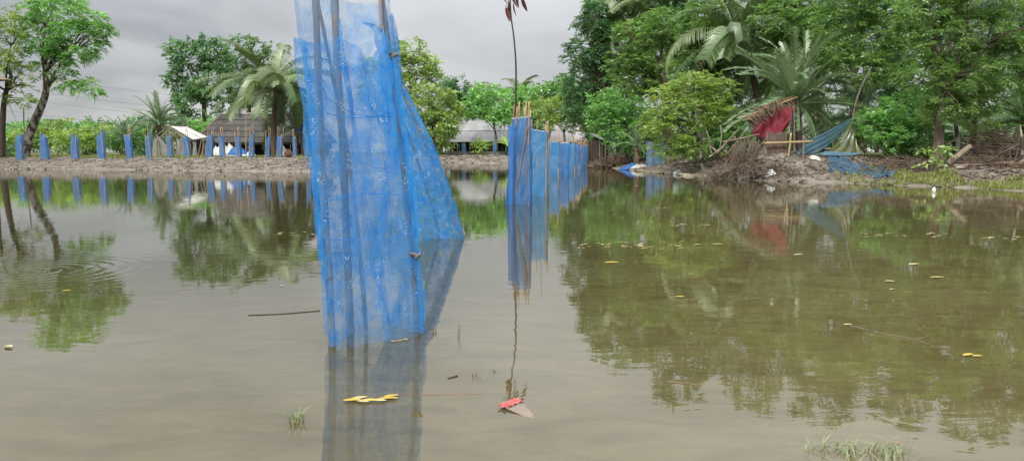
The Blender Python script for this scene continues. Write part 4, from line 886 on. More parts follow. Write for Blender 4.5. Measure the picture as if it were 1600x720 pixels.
bl_px = [(690, 'behind the mango tree'), (760, 'behind the iron-roofed house'), (830, 'behind the third net'), (900, 'behind the half hidden house'), (965, 'behind the dark evergreen'), (1040, 'behind the bright shore tree'), (1120, 'behind the bushy shore tree'), (1200, 'behind the red tarp'), (1285, 'behind the big date palm'), (1370, 'behind the netting tent'), (1455, 'behind the big right trunk'), (1540, 'behind the reddish brushwood'), (1630, 'beyond the right edge')]
for k, (x, w_) in enumerate(bl_px):
    Y = 120 - 3.2 * k if k > 3 else 124; y = 200
    tree('belt_tree', 'low dark tree in the far belt ' + w_, 'tree', Y, [(x, 238), (x, y + 6)], [(x - 24, y, 34, 26, 0), (x + 24, y - 4, 34, 28, 1), (x, y + 24, 56, 18, 0), (x, y - 18, 30, 16, 2)], ['lm_dark', 'lm_mid', 'lm_blue'][k % 3], 'bark', .2, 1.1, 1.7, 8, .2, False, 'trees of the far belt', 4, 400 + k)
# right bank: tall trees, back to front
back = [(985, -10, 70, 70, 78, 'lm_dark', 'tall dark tree at the back between the two coconut crowns'), (1090, 60, 80, 90, 66, 'lm_dark', 'tall dark tree at the back behind the bright shore tree'), (1210, 60, 80, 90, 60, 'lm_blue', 'tall bluish tree at the back behind the red tarp'), (1330, 60, 90, 100, 56, 'lm_dark', 'tall dark tree at the back above the netting tent'), (1460, 60, 90, 100, 50, 'lm_dark', 'tall dark tree at the back right of the netting tent'), (1590, 60, 90, 110, 46, 'lm_blue', 'tall bluish tree at the back by the right picture edge'), (1720, 60, 110, 110, 44, 'lm_dark', 'tall dark tree beyond the right picture edge'), (940, 130, 60, 60, 84, 'lm_dark', 'dark tree at the back behind the dark hut')]
for k, (x, y, rx, ry, Y, lm, lb) in enumerate(back):
    tree('tall_tree', lb, 'tree', Y, [(x, 240), (x + 5, y + ry), (x, y + 20)], [(x, y - ry * .55, rx * .75, ry * .5, 0), (x - rx * .5, y, rx * .6, ry * .6, 0), (x + rx * .5, y - 5, rx * .6, ry * .6, .5), (x - rx * .2, y + ry * .6, rx * .8, ry * .5, 0), (x + rx * .4, y + ry * .9, rx * .6, ry * .4, 0)] + ([(x - rx * .3, y - ry * 1.15, rx * .62, ry * .5, 0), (x + rx * .35, y - ry * 1.3, rx * .6, ry * .45, .5), (x - rx * .1, y - ry * 1.85, rx * .6, ry * .42, 0)] if 1050 < x else []), lm, 'bark', .3, 1.0, 2.6, 9, .25, False, 'tall trees at the back of the right bank', 5, 300 + k, clump=.2)
tree('dark_evergreen', 'tall dark evergreen at the left end of the right-hand wood', 'tree', 72, [(945, 242), (944, 190), (940, 130)], [(932, 35, 34, 30, 0), (915, 85, 38, 30, 0), (950, 80, 40, 38, 0), (905, 130, 34, 28, 0), (950, 135, 44, 34, 0), (915, 175, 40, 26, 0), (965, 185, 44, 34, 0), (945, 215, 34, 18, -1), (930, 12, 18, 16, 0)], 'lm_dark', 'bark', .3, .85, 2.4, 10, .5, True, seed=51, clump=.22, asp=.38)
tree('bright_shore_tree', 'tall bright green tree beside the brown coconut frond', 'tree', 50, [(1045, 246), (1048, 200), (1040, 140), (1030, 100)], [(1000, 55, 44, 30, 0), (1040, 35, 46, 26, 0), (975, 90, 34, 24, 0), (1030, 85, 50, 34, 0), (1075, 70, 30, 28, 0), (990, 125, 36, 24, 0), (1040, 130, 42, 28, 0)], 'lm_light', 'bark', .22, .95, 2.4, 11, .4, True, seed=52, asp=.4, clump=.22)
tree('bushy_shore_tree', 'bushy yellow-green tree on the shore left of the red tarp', 'tree', 41, [(1098, 248), (1092, 220), (1080, 200), (1085, 170)], [(1080, 135, 46, 24, 0), (1120, 145, 34, 24, 0), (1045, 160, 36, 28, 0), (1085, 175, 48, 26, -.5), (1130, 180, 30, 24, 0), (1050, 205, 40, 30, -.4), (1020, 190, 22, 20, 0), (1075, 225, 36, 18, -.5), (1040, 232, 26, 14, -.6)], 'lm_bright', 'bark_pale', .13, .9, 2.5, 11, .4, True, seed=53, asp=.38, clump=.24)
tree('middle_tree', 'leafy mid-green tree between the bright shore tree and the large coconut palm', 'tree', 47, [(1110, 246), (1108, 180), (1104, 120)], [(1100, 60, 40, 34, 0), (1130, 95, 40, 34, 0), (1085, 110, 44, 34, 0), (1125, 135, 44, 30, 0), (1105, 25, 44, 30, 0)], 'lm_light', 'bark', .15, .95, 2.3, 10, .4, True, seed=71, asp=.4, clump=.22)
tree('upper_tree', 'leafy green tree above the big date palm', 'tree', 42, [(1285, 248), (1280, 180), (1270, 110)], [(1255, 40, 46, 34, 0), (1225, 70, 34, 26, 0), (1290, 70, 40, 34, 0), (1250, 5, 50, 34, 0), (1205, 30, 34, 26, 0)], 'lm_light', 'bark', .15, .95, 2.2, 11, .45, True, seed=72, asp=.38, clump=.22)
tree('low_shore_tree', 'rounded mid-green tree in front of the dark evergreen', 'tree', 58, [(978, 246), (978, 215), (976, 190)], [(968, 160, 34, 26, 0), (995, 175, 30, 26, 0), (950, 195, 32, 24, 0), (985, 210, 38, 24, -.5), (940, 165, 26, 22, 0)], 'lm_mid', 'bark', .12, .9, 2.3, 9, .35, False, seed=73, clump=.24)
tree('shaded_thicket_tree', 'dark thicket tree between the bushy tree and the mound', 'tree', 46, [(1140, 246), (1140, 220), (1145, 200)], [(1130, 205, 40, 36, 0), (1165, 190, 34, 34, 0), (1095, 225, 40, 22, 0), (1180, 150, 34, 34, 1)], 'lm_mid', 'bark', .12, .9, 2.4, 9, .3, False, seed=54)
palm('coconut_palm', 'coconut palm with hanging brown fronds above the dark evergreen', 75, [(990, 244), (988, 160), (985, 80)], (982, 34), 6.2, 24, 'coco', 'frond', 'bark', .2, (-.9, 1.1), 5, 55)
palm('coconut_palm', 'large coconut palm with drooping fronds above the bushy shore tree', 45, [(1196, 240), (1188, 170), (1172, 110)], (1152, 58), 5.0, 28, 'coco', 'frond', 'bark_dark', .19, (-.95, 1.0), 2, 56, pale=.08)
palm('coconut_palm', 'tall coconut palm whose crown is cut by the top picture edge', 57, [(1240, 240), (1235, 120)], (1215, 5), 4.6, 16, 'coco', 'frond', 'bark', .19, (-.8, 1.1), 1, 57)
palm('coconut_palm', 'coconut palm crown at the top left of the right-hand wood', 70, [(1040, 244), (1036, 120)], (1028, 4), 5.0, 15, 'coco', 'frond', 'bark', .19, (-.8, 1.1), 1, 58)
palm('date_palm', 'big grey-green date palm right behind the red tarp', 37, [(1247, 246), (1246, 215)], (1245, 166), 4.2, 54, 'date', 'datefrond', 'thatch', .24, (-.6, 1.45), 0, 59)
palm('date_palm', 'date palm with drooping fronds behind the netting tent', 40, [(1345, 246), (1345, 225)], (1343, 192), 3.9, 40, 'date', 'datefrond', 'thatch', .22, (-.6, 1.3), 0, 60)
palm('date_palm', 'date palm at the right picture edge above the brushwood', 34, [(1606, 250), (1604, 230)], (1602, 195), 3.4, 38, 'date', 'datefrond', 'thatch', .22, (-.6, 1.3), 3, 61)
palm('date_palm', 'date palm fronds among the trunks at the right', 39, [(1520, 250), (1520, 236)], (1518, 218), 2.7, 24, 'date', 'datefrond', 'thatch', .2, (-.3, 1.3), 3, 62)
palm('date_palm', 'low fan of fronds on the shore behind the standing blue sheet', 52, [(995, 246), (995, 240)], (995, 232), 1.9, 16, 'date', 'datefrond', 'thatch', .15, (.1, 1.4), 0, 63)
tree('overhanging_tree', 'light green tree hanging over the netting tent', 'tree', 37, [(1328, 256), (1330, 205), (1345, 150), (1362, 110)], [(1310, 35, 52, 34, 0), (1365, 60, 50, 36, 0), (1300, 85, 36, 24, 0), (1345, 105, 44, 28, -.4), (1400, 95, 42, 34, 0), (1380, 15, 60, 36, 0), (1330, -20, 70, 34, 0)], 'lm_light', 'bark_pale', .09, .95, 2.2, 12, .5, True, seed=64, asp=.36, clump=.22)
tree('big_right_tree', 'big feathery green tree filling the upper right corner', 'tree', 31, [(1464, 268), (1466, 230), (1470, 180), (1480, 120)], [(1470, 60, 62, 36, 0), (1540, 50, 60, 40, 0), (1450, 120, 50, 30, 0), (1510, 115, 60, 34, -.4), (1570, 105, 44, 36, 0), (1480, 165, 44, 24, -.4), (1440, 20, 50, 36, 0), (1530, 0, 70, 34, 0), (1600, 30, 60, 44, 0), (1540, 160, 30, 20, 0), (1500, -40, 80, 30, 0)], 'lm_light', 'bark', .20, .9, 2.2, 13, .5, True, seed=65, asp=.36, clump=.21)
tree('pale_trunk_tree', 'slender tree with a pale forked trunk above the fallen logs', 'tree', 32, [(1497, 262), (1498, 235), (1494, 200), (1490, 170)], [(1500, 150, 40, 26, 0), (1470, 175, 34, 20, 0), (1530, 190, 26, 14, 0)], 'lm_bright', 'bark_pale', .10, .85, 2.0, 11, .4, True, seed=66, asp=.36)
tree('straight_trunk_tree', 'slender straight brown trunk tree right of the pale forked one', 'tree', 33, [(1522, 258), (1522, 225), (1524, 180), (1524, 140)], [(1530, 110, 44, 34, 0), (1570, 140, 34, 24, 0), (1500, 90, 36, 26, 0)], 'lm_mid', 'bark', .09, .9, 2.0, 11, .4, True, seed=67, asp=.36)
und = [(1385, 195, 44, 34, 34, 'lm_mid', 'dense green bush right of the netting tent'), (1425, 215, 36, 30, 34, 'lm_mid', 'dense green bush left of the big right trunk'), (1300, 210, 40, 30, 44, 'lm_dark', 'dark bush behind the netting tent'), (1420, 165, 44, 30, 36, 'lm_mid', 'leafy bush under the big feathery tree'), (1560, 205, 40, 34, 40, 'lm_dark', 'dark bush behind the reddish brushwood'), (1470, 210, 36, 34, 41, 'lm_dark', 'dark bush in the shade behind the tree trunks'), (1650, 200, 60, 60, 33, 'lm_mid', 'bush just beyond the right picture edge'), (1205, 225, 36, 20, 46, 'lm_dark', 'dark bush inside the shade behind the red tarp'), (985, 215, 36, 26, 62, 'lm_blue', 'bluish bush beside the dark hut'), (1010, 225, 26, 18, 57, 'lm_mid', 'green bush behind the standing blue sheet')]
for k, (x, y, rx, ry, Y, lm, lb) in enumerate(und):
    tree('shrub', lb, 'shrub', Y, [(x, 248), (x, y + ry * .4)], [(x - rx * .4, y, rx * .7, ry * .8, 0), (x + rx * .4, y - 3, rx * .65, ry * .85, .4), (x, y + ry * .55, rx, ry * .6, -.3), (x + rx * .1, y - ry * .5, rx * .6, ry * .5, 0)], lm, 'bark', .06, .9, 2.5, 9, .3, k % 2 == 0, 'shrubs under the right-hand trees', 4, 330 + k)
tree('leafy_sprig', 'bright broad-leaved sprig at the foot of the big right trunk', 'shrub', 29.5, [(1462, 262), (1458, 250)], [(1458, 236, 14, 9, -.3), (1468, 228, 12, 7, 0), (1456, 250, 9, 6, -.2)], 'lm_bright', 'bark', .025, 1.5, 1.5, 6, .5, False, seed=68, limbs=4)

# ================================================================== RIGHT BANK THINGS
random.seed(33)
# red tarp shelter
YR = 35.0; rp = on(1215, YR); shl = empty('tarp_shelter', rp); tag(shl, 'open shelter with a thatched eave and a hanging dark red tarp', 'shelter')
tl, tr, br_, bl_ = at(1187, 174, YR - .3), at(1240, 167, YR - .6), at(1231, 203, YR - 1.0), at(1172, 213, YR - 1.1)
P = []
for j in range(13):
    v = j / 12; row_ = []
    for i in range(25):
        u = i / 24; q = tl.lerp(tr, u).lerp(bl_.lerp(br_, u), v)
        q = q + Vector((0, .10 * math.sin(u * 9 + v * 5) * (.3 + v) + .05 * math.sin(u * 23 - v * 9), -.16 * math.sin(math.pi * u) * v + .10 * math.sin(v * 3.1) * math.sin(u * 7)))
        if u > .7: q += Vector((0, 0, .05 * math.sin((u - .7) * 40 + v * 14)))
        row_.append(q)
    P.append(row_)
mb = MB(); mb.grid(P); mb.build('red_tarp', M['red_tarp'], shl, True)
# thatch: layered stalks over the left and top
for k, (a, b, c, d, n) in enumerate([((1163, 188), (1216, 154), (1178, 196), (1222, 170), 150), ((1176, 170), (1240, 150), (1196, 184), (1252, 168), 120)]):
    mb = MB()
    for i in range(n):
        t = random.random(); p0 = at(a[0] + (b[0] - a[0]) * t, a[1] + (b[1] - a[1]) * t, YR - .2 + random.uniform(-.6, .5) + .5 * k)
        p1 = at(c[0] + (d[0] - c[0]) * t + random.uniform(-8, 4), c[1] + (d[1] - c[1]) * t + random.uniform(-8, 6), YR - .6 + random.uniform(-.5, .3) + .5 * k)
        mb.tube(bez(p0, p1, 3, .05), [.03, .026, .02, .008], 4)
    tag(mb.build('thatch', M['thatch'], shl), kind='stuff')
for (x0, y0, x1, y1, dY) in ((1241, 240, 1240, 165, -.5), (1186, 240, 1186, 172, 0), (1250, 238, 1246, 150, 1.5), (1200, 238, 1204, 158, 1.6)):
    b = at(x0, y0, YR + dY); b.z = gzs(b.x, b.y) - .2; pole([b, at(x1, y1, YR + dY)], .045, .04, shl, 'bamboo_grey', name='post')
mb = MB(); mb.tube([at(1160, 184, YR - .4), at(1246, 152, YR - .2)], .04, 6); mb.build('rafter', M['bamboo'], shl)
pole([at(1172, 208, YR - 1.3), at(1182, 198, YR - 1.3), at(1190, 186, YR - 1.3), at(1200, 178, YR - 1.2), at(1206, 160, YR - 1.1)], .035, .02, shl, 'bark_dark', False, 'crooked_prop')
pole([at(1190, 193, YR - 1.3), at(1198, 192, YR - 1.3)], .025, .015, shl, 'bark_dark', False, 'crooked_prop')
# woven screen below the tarp
ws = empty('woven_screen', on(1214, YR - 1.3)); tag(ws, 'brown woven screen below the red tarp', 'screen')
for i in range(16):
    px = 1199 + i * 1.95; a = at(px, 240, YR - 1.3); a.z = gzs(a.x, a.y); mb = MB(); t = at(px + random.uniform(-.6, .6), 207 + random.uniform(-1.5, 2), YR - 1.3)
    mb.box(((a.x + t.x) / 2, YR - 1.3 + random.uniform(-.015, .015), (a.z + t.z) / 2), (.062, .02, t.z - a.z), random.uniform(-.15, .15)); mb.build('slat', M['twig_red'], ws)
for k, (x0, y0, x1, y1, r, lb) in enumerate([(1192, 224, 1270, 221, .055, 'pale bamboo rail right of the woven screen'), (1232, 238, 1236, 208, .04, 'short bamboo post at the right edge of the woven screen'), (1255, 244, 1256, 212, .055, 'grey bamboo post carrying the rail end')]):
    a, b = at(x0, y0, YR - 1.55), at(x1, y1, YR - 1.55)
    if k: a.z = gzs(a.x, a.y) - .1
    mb = MB(); mb.tube(bez(a, b, 8, .004), [r * random.uniform(.92, 1.08) for _ in range(9)], 7); tag(mb.build(['bamboo_rail', 'bamboo_post', 'bamboo_post'][k], M['bamboo' if k < 2 else 'bamboo_grey'], None, True), lb, ['rail', 'post', 'post'][k])

# sticks: heaps of brushwood
def sticks_mesh(name, cen, ext, n, L, r, mats, parent, seed, flat=.4, arch=0):
    rng = np.random.default_rng(seed); mb = MB()
    for i in range(n):
        d = norm(rng.normal(0, 1, (1, 3)))[0]; d[2] *= flat; d = d / np.linalg.norm(d)
        while True:
            q = rng.uniform(-1, 1, 3)
            if q @ q < 1: break
        c = Vector((cen[0] + q[0] * ext[0], cen[1] + q[1] * ext[1], 0)); c.z = cen[2] + abs(q[2]) * ext[2] * max(.1, 1 - (q[0] ** 2 + q[1] ** 2))
        l = L * rng.uniform(.4, 1.2); a = c - Vector(d) * l / 2; b = c + Vector(d) * l / 2
        for e in (a, b): e.z = max(e.z, gzs(e.x, e.y) + .01) if n < 200 else max(e.z, cen[2] - .25)
        rr = r * rng.uniform(.5, 1.4); mb.tube(bez(a, b, 4, .10, arch), np.linspace(rr, rr * .4, 5), 4, False)
    return tag(mb.build(name, M[mats], parent), kind='stuff')
def branch_thing(name, label, pts, r0, r1, m_='deadwood', cat='branch', group=None, sub=0, parent=None):
    path = catmull(pts, 6); n = len(path); mb = MB(); mb.tube([p + Vector((random.uniform(-.01, .01), 0, random.uniform(-.01, .01))) for p in path], list(np.linspace(r0, r1, n)), 7)
    if parent is not None: return mb.build(name, M[m_], parent, True)
    root = mb.build(name, M[m_], None, True); tag(root, label, cat, group)
    return root
mnd = MOUND
bp1 = empty('brush_pile', on(1165, 33.5)); tag(bp1, 'big heap of dry brushwood on the earth mound before the red tarp', 'brush pile')
c = on(1172, 33.8)
sticks_mesh('twigs', (c.x, 33.6, c.z - .3), (1.8, 1.2, .6), 260, 1.0, .016, 'deadwood', bp1, 1, .6)
c2 = on(1215, 32.6); sticks_mesh('twigs', (c2.x, 32.6, c2.z - .1), (1.3, .8, .4), 200, .9, .018, 'twig_red', bp1, 2, .35)
c3 = on(1128, 34.0); sticks_mesh('twigs', (c3.x, 34.2, c3.z - .15), (1.1, .8, .7), 200, 1.0, .018, 'deadwood', bp1, 3, .7)
c4 = on(1160, 35); sticks_mesh('twigs', (c4.x, 35, c4.z - .1), (1.3, .5, 1.0), 240, 1.3, .02, 'twig', bp1, 4, 1.4)
for pts, r0 in [([(1120, 240), (1136, 222), (1156, 200)], .06), ([(1130, 222), (1160, 216), (1186, 210)], .055), ([(1108, 246), (1126, 232), (1148, 214)], .05), ([(1136, 242), (1150, 224), (1164, 204)], .04), ([(1110, 228), (1122, 240), (1128, 250)], .05), ([(1104, 205), (1112, 225), (1118, 240)], .035), ([(1126, 196), (1127, 215), (1124, 236)], .035), ([(1170, 240), (1190, 225), (1200, 212)], .035), ([(1112, 240), (1106, 222), (1098, 208)], .03)]:
    branch_thing('branch', None, [at(x, y, 33.2 + random.uniform(-.5, .3)) for x, y in pts], r0, r0 * .5, 'deadwood', parent=bp1)
c = on(1188, 32.6); 
# hanging root mat
mb = MB()
for i in range(110):
    t = random.random(); a = at(1145 + 50 * t, 226 - 8 * math.sin(t * 3.1) + random.uniform(-4, 6), 32.7 + random.uniform(-.3, .5)); b = a + Vector((random.uniform(-.5, .1), random.uniform(-.6, .1), -random.uniform(.3, 1.1)))
    b.z = max(b.z, gzs(b.x, b.y)); mb.tube(bez(a, b, 3, .1), [.014, .012, .009, .004], 3, False)
tag(mb.build('root_mat', M['deadwood'], bp1), kind='stuff')
wp = empty('brush_pile', on(965, 58)); tag(wp, 'low heap of brown brushwood on the shore beside the dark hut', 'brush pile')
c = on(962, 58); sticks_mesh('twigs', (c.x, 58, c.z), (1.9, 1.0, .8), 420, 1.6, .03, 'twig', wp, 5, .35)
rb_ = empty('brush_pile', on(1555, 31)); tag(rb_, 'long heap of thin reddish brushwood at the right edge', 'brush pile')
c = on(1562, 31.5); sticks_mesh('twigs', (c.x, 31.5, c.z), (2.2, 1.0, 1.7), 900, 1.5, .016, 'twig_red', rb_, 6, .22)
c = on(1545, 29.5); sticks_mesh('twigs', (c.x, 29.3, c.z), (1.8, .7, .5), 220, 1.2, .016, 'twig', rb_, 7, .3)
lp = empty('leaf_bank', on(1420, 30.5)); tag(lp, 'low bank of reddish dead twigs and leaves under the dense bush', 'debris')
c = on(1420, 31); sticks_mesh('twigs', (c.x, 31, c.z - .05), (2.0, 1.0, .6), 420, .7, .014, 'twig_red', lp, 8, .4)
# logs by the right-hand trunks
for lb, pts, r0, r1, mm in [
    ('pale thick log lying on the grass at the right', [(1500, 272), (1525, 268), (1556, 264)], .13, .10, 'bark_pale'),
    ('long fallen log behind the pale thick log', [(1490, 260), (1530, 258), (1585, 254)], .08, .06, 'deadwood'),
    ('thin fallen log over the pale thick log', [(1494, 262), (1520, 262), (1560, 262)], .055, .045, 'bark_pale'),
    ('stout slanting log leaning up from the big trunk foot', [(1480, 256), (1496, 244), (1516, 228)], .14, .10, 'deadwood'),
    ('slanting branch at the right picture edge', [(1574, 276), (1588, 260), (1604, 248)], .09, .07, 'deadwood'),
    ('thin crossing branch before the reddish brushwood', [(1548, 250), (1570, 236), (1592, 226)], .035, .02, 'twig'),
    ('thin dark branch lying across the logs', [(1560, 268), (1580, 256), (1600, 240)], .035, .02, 'twig'),
    ('short forked prop under the slanting log', [(1500, 240), (1508, 250), (1512, 256)], .05, .035, 'bark_pale')]:
    Yl = 29.0 + random.uniform(-.4, .8); P3 = [at(x, y, Yl) for x, y in pts]; 
    branch_thing('fallen_log' if 'log' in lb.split(' ')[2] or 'log lying' in lb else 'fallen_branch', lb, P3, r0, r1, mm, 'log' if r0 > .05 else 'branch')
for lb, pts, r0, mm, Y in [('upright pale sapling trunk at the right picture edge', [(1596, 262), (1597, 230), (1594, 195)], .05, 'bark_pale', 29.5), ('thin dark upright stake left of the big right trunk', [(1379, 248), (1379, 220), (1378, 198)], .025, 'bark_dark', 33), ('slim dark trunk left of the big right trunk', [(1464, 250), (1463, 220), (1460, 170)], .05, 'bark_dark', 32)]:
    P3 = [at(x, y, Y) for x, y in pts]; P3[0].z = gzs(P3[0].x, P3[0].y) - .1; branch_thing('upright_trunk', lb, P3, r0, r0 * .7, mm, 'trunk')
# netting tent
YT = 34.0; nt = empty('netting_tent', on(1320, YT)); tag(nt, 'tent of blue and olive netting hung from a slanting pole', 'netting')
pk = at(1332, 183, YT)
def drape(cs, nu, nv, sag, matn, nm, amp=.05):
    a, b, c, d = cs; Pg = []
    for j in range(nv + 1):
        v = j / nv; Pg.append([a.lerp(b, i / nu).lerp(d.lerp(c, i / nu), v) + Vector((0, amp * math.sin(i * 1.3 + j * .4) * v, -sag * 4 * v * (1 - v) - .5 * sag * math.sin(math.pi * i / nu) * v)) for i in range(nu + 1)])
    mb = MB(); mb.grid(Pg); return mb.build(nm, M[matn], nt, True)
G = lambda px, Y, dz=0: (lambda p: Vector((p.x, p.y, p.z + dz)))(on(px, Y))
def wing(L_, R_, matn, nm, amp):
    pl = catmull([at(x, y, YT + d) for x, y, d in L_], 6); pr = catmull([at(x, y, YT + d) for x, y, d in R_], 6); n = len(pl)
    mb = MB(); mb.grid([[pl[j].lerp(pr[j], i / 12) + Vector((0, amp * math.sin(i * 1.6 + j * .25) * j / n, 0)) for i in range(13)] for j in range(n)]); mb.build(nm, M[matn], nt, True)
wing([(1331, 183, 0), (1308, 197, -.1), (1280, 211, -.2), (1258, 223, -.3), (1243, 240, -.3)], [(1333, 186, .1), (1318, 205, .2), (1297, 224, .2), (1277, 237, .1), (1264, 241, 0)], 'net_tent', 'blue_wing', .06)
wing([(1332, 184, 0), (1323, 205, 0), (1311, 222, -.1), (1290, 238, -.3)], [(1334, 184, .05), (1337, 208, 0), (1340, 226, -.2), (1349, 241, -.5)], 'net_olive', 'olive_wing', .10)
wing([(1290, 236, -.3), (1280, 240, -.4), (1262, 241, -.4)], [(1349, 239, -.5), (1330, 243, -.7), (1300, 243, -.7)], 'net_tent', 'lower_wing', .05)
pole([G(1330, YT + .1, -.2), at(1333, 182, YT + .1), at(1344, 140, YT + .2), at(1362, 105, YT + .3)], .04, .025, nt, 'bamboo_grey', name='slanting_pole')
hn = []
for j in range(25):
    v = j / 24; cx_ = 1296 + 92 * v ** 1.1; Yc = 33.2 - 3.6 * v; rw = []
    for i in range(17):
        e = (i / 16 - .5) * (2.3 - 1.3 * v + .5 * math.sin(j * 1.1)); q = on(cx_ + 9 * v + random.uniform(-3, 3), Yc + e + random.uniform(-.06, .06))
        rw.append(Vector((q.x, q.y, q.z + .02 + .16 * abs(math.sin(i * 1.3 + j * .9)) * random.random())))
    hn.append(rw)
mb = MB(); mb.grid(hn); tag(mb.build('fallen_net', M['net_heap'], None, True), 'torn blue net trailing over the ground from the netting tent', 'net')
# standing blue sheet, shore rubbish
YS = 50.0; bs = empty('standing_sheet', on(1025, YS)); tag(bs, 'faded blue sheet standing upright between two stakes on the shore', 'sheet')
a, b = on(1010, YS), on(1040, YS); mb = MB()
mb.grid([[Vector((a.x + (b.x - a.x) * i / 12, YS + .06 * math.sin(i * 1.4), (a.z + at(1020, 221 - 2 * math.sin(i * .5), YS).z * 0) + (at(1020, 223 - 2 * math.sin(i * .55), YS).z - a.z) * j / 5)) for i in range(13)] for j in range(6)]); mb.build('sheet', M['blue_sheet'], bs, True)
for x in (a.x + .02, b.x - .02): mb = MB(); mb.tube([(x, YS + .05, a.z - .2), (x, YS + .05, at(1020, 220, YS).z)], .03, 5); mb.build('stake', M['deadwood'], bs)
def crumple(name, lb, cat, px, Y, w, d, h, matn, seed, dz=0, group=None):
    p = on(px, Y); random.seed(seed); Pg = []
    for j in range(9):
        rw = []
        for i in range(13):
            u, v = i / 12 - .5, j / 8 - .5; rr = max(0, 1 - (2 * u) ** 2) * max(0, 1 - (2 * v) ** 2)
            x, y = p.x + u * w + random.uniform(-.02, .02), p.y + v * d
            rw.append(Vector((x, y, max(gzs(x, y), 0) + .015 + h * rr ** .5 * (.65 + .7 * random.random()) + dz)))
        Pg.append(rw)
    mb = MB(); mb.grid(Pg); return tag(mb.build(name, M[matn], None, True), lb, cat, group)
crumple('plastic_sheet', 'crumpled blue plastic on the muddy shore left of the white sack', 'plastic', 985, 51.5, 1.5, .9, .22, 'blue_tarp', 1)
crumple('plastic_sheet', 'crumpled white plastic beside the blue plastic on the shore', 'plastic', 1003, 51, 1.5, .8, .22, 'white_tarp', 2)
crumple('plastic_bag', 'small white plastic bag on the mud left of the mound', 'plastic bag', 1060, 41.5, .5, .4, .2, 'foam', 3)
crumple('plastic_bag', 'white bag lying below the woven screen', 'plastic bag', 1203, 32.4, .5, .4, .2, 'foam', 4, .05)
crumple('white_sack', 'small white sack at the foot of the netting tent', 'sack', 1274, 33.2, .45, .35, .14, 'white_tarp', 5)
for k, (px, py) in enumerate([(975, 265), (1000, 268), (1012, 269.5), (1030, 270.5), (1068, 273.5), (1076, 274.5)]):
    p = gp(px, py, .02); mb = MB(); mb.box(p, (.45, .3, .10), random.uniform(0, 3), .06); tag(mb.build('floating_slab', M['straw']), 'flat pale slab of dried mud at the water edge of the right shore', 'mud slab', 'pale slabs along the right shore')
# white foam float near the right shore
p = gp(1459, 300.5); fl = empty('foam_float', p); tag(fl, 'small white foam float bobbing near the right shore', 'float')
mb = MB(); mb.tube([p + Vector((0, 0, -.03)), p + Vector((0, 0, .01)), p + Vector((0, 0, .07)), p + Vector((.005, 0, .12)), p + Vector((.01, 0, .15))], [.03, .055, .06, .045, .015], 9); mb.build('float_body', M['foam'], fl, True)
mb = MB(); mb.tube([p + Vector((.01, 0, .14)), p + Vector((.02, 0, .18))], .008, 5); mb.build('string_loop', M['cord'], fl)

# ================================================================== LEFT BANK THINGS
crumple('tarp_heap', 'big heap covered by a white tarp on the left bank', 'tarp heap', 352, 58.5, 2.0, 1.6, .95, 'white_tarp', 11)
crumple('tarp_heap', 'low white sacking spread right of the big tarp heap', 'tarp heap', 376, 58.3, 2.6, 1.4, .45, 'white_tarp', 12)
crumple('blue_cover', 'blue sheet thrown over the right part of the white tarp heap', 'sheet', 372, 58.0, 1.6, .5, .62, 'blue_tarp', 13, .12)
p = on(443, 60.5); st = empty('draped_stool', p); tag(st, 'white cloth draped over a stool beside the coconut palm', 'stool')
mb = MB(); mb.grid([[p + Vector(((i / 8 - .5) * .5, -.1 + .05 * math.sin(i * 1.7), .95 - 1.1 * abs(i / 8 - .5) ** 2 * 1.2 - .75 * j / 5)) for i in range(9)] for j in range(6)]); mb.build('cloth', M['white_tarp'], st, True)
for s in (-.2, .2): mb = MB(); mb.tube([p + Vector((s, 0, 0)), p + Vector((s * .8, 0, .8))], .03, 5); mb.build('leg', M['wood_dark'], st)
p = on(451, 60); pt = empty('clay_pot', p); tag(pt, 'round brown clay pot beside the draped stool', 'pot')
mb = MB(); mb.tube([p, p + Vector((0, 0, .12)), p + Vector((0, 0, .32)), p + Vector((0, 0, .5)), p + Vector((0, 0, .56)), p + Vector((0, 0, .62))], [.18, .3, .36, .24, .16, .2], 12); mb.build('body', M['clay'], pt, True)
mb = MB(); mb.tube([p + Vector((0, 0, .62)), p + Vector((0, 0, .66))], [.2, .2], 12); mb.build('rim', M['mud_wall'], pt)
b = gp(384, 262); pole_ = MB(); pole_.tube(bez(b - Vector((0, 0, .3)), at(385, 150, b.y), 12, .006), [.04 - .0018 * i for i in range(13)], 6); tag(pole_.build('bamboo_pole', M['bamboo'], None, True), 'tall thin bamboo pole at the foot of the left bank', 'pole')
b = on(37, 57.5); q = MB(); q.tube([b - Vector((0, 0, .3)), at(37, 168, 57.5)], [.05, .045], 6); tag(q.build('grey_post', M['bamboo_grey']), 'tall grey post behind the first net guard on the left', 'post')
# straw parasol at the left edge
p = on(-8, 55.5); ps = empty('straw_parasol', p); tag(ps, 'straw-roofed parasol on a post at the left picture edge', 'parasol')
hz = at(-8, 122, 55.5).z; mb = MB(); mb.tube([p - Vector((0, 0, .2)), (p.x, p.y, hz)], .08, 7); mb.build('post', M['bark_dark'], ps)
mb = MB(); n = 22
Vv = [(p.x, p.y, hz + .5)] + [(p.x + 1.35 * math.cos(6.283 * k / n), p.y + 1.35 * math.sin(6.283 * k / n), hz - .1 + random.uniform(-.06, .03)) for k in range(n)]
mb.add(Vv, [(0, 1 + k, 1 + (k + 1) % n) for k in range(n)]); mb.build('straw_roof', M['straw'], ps)
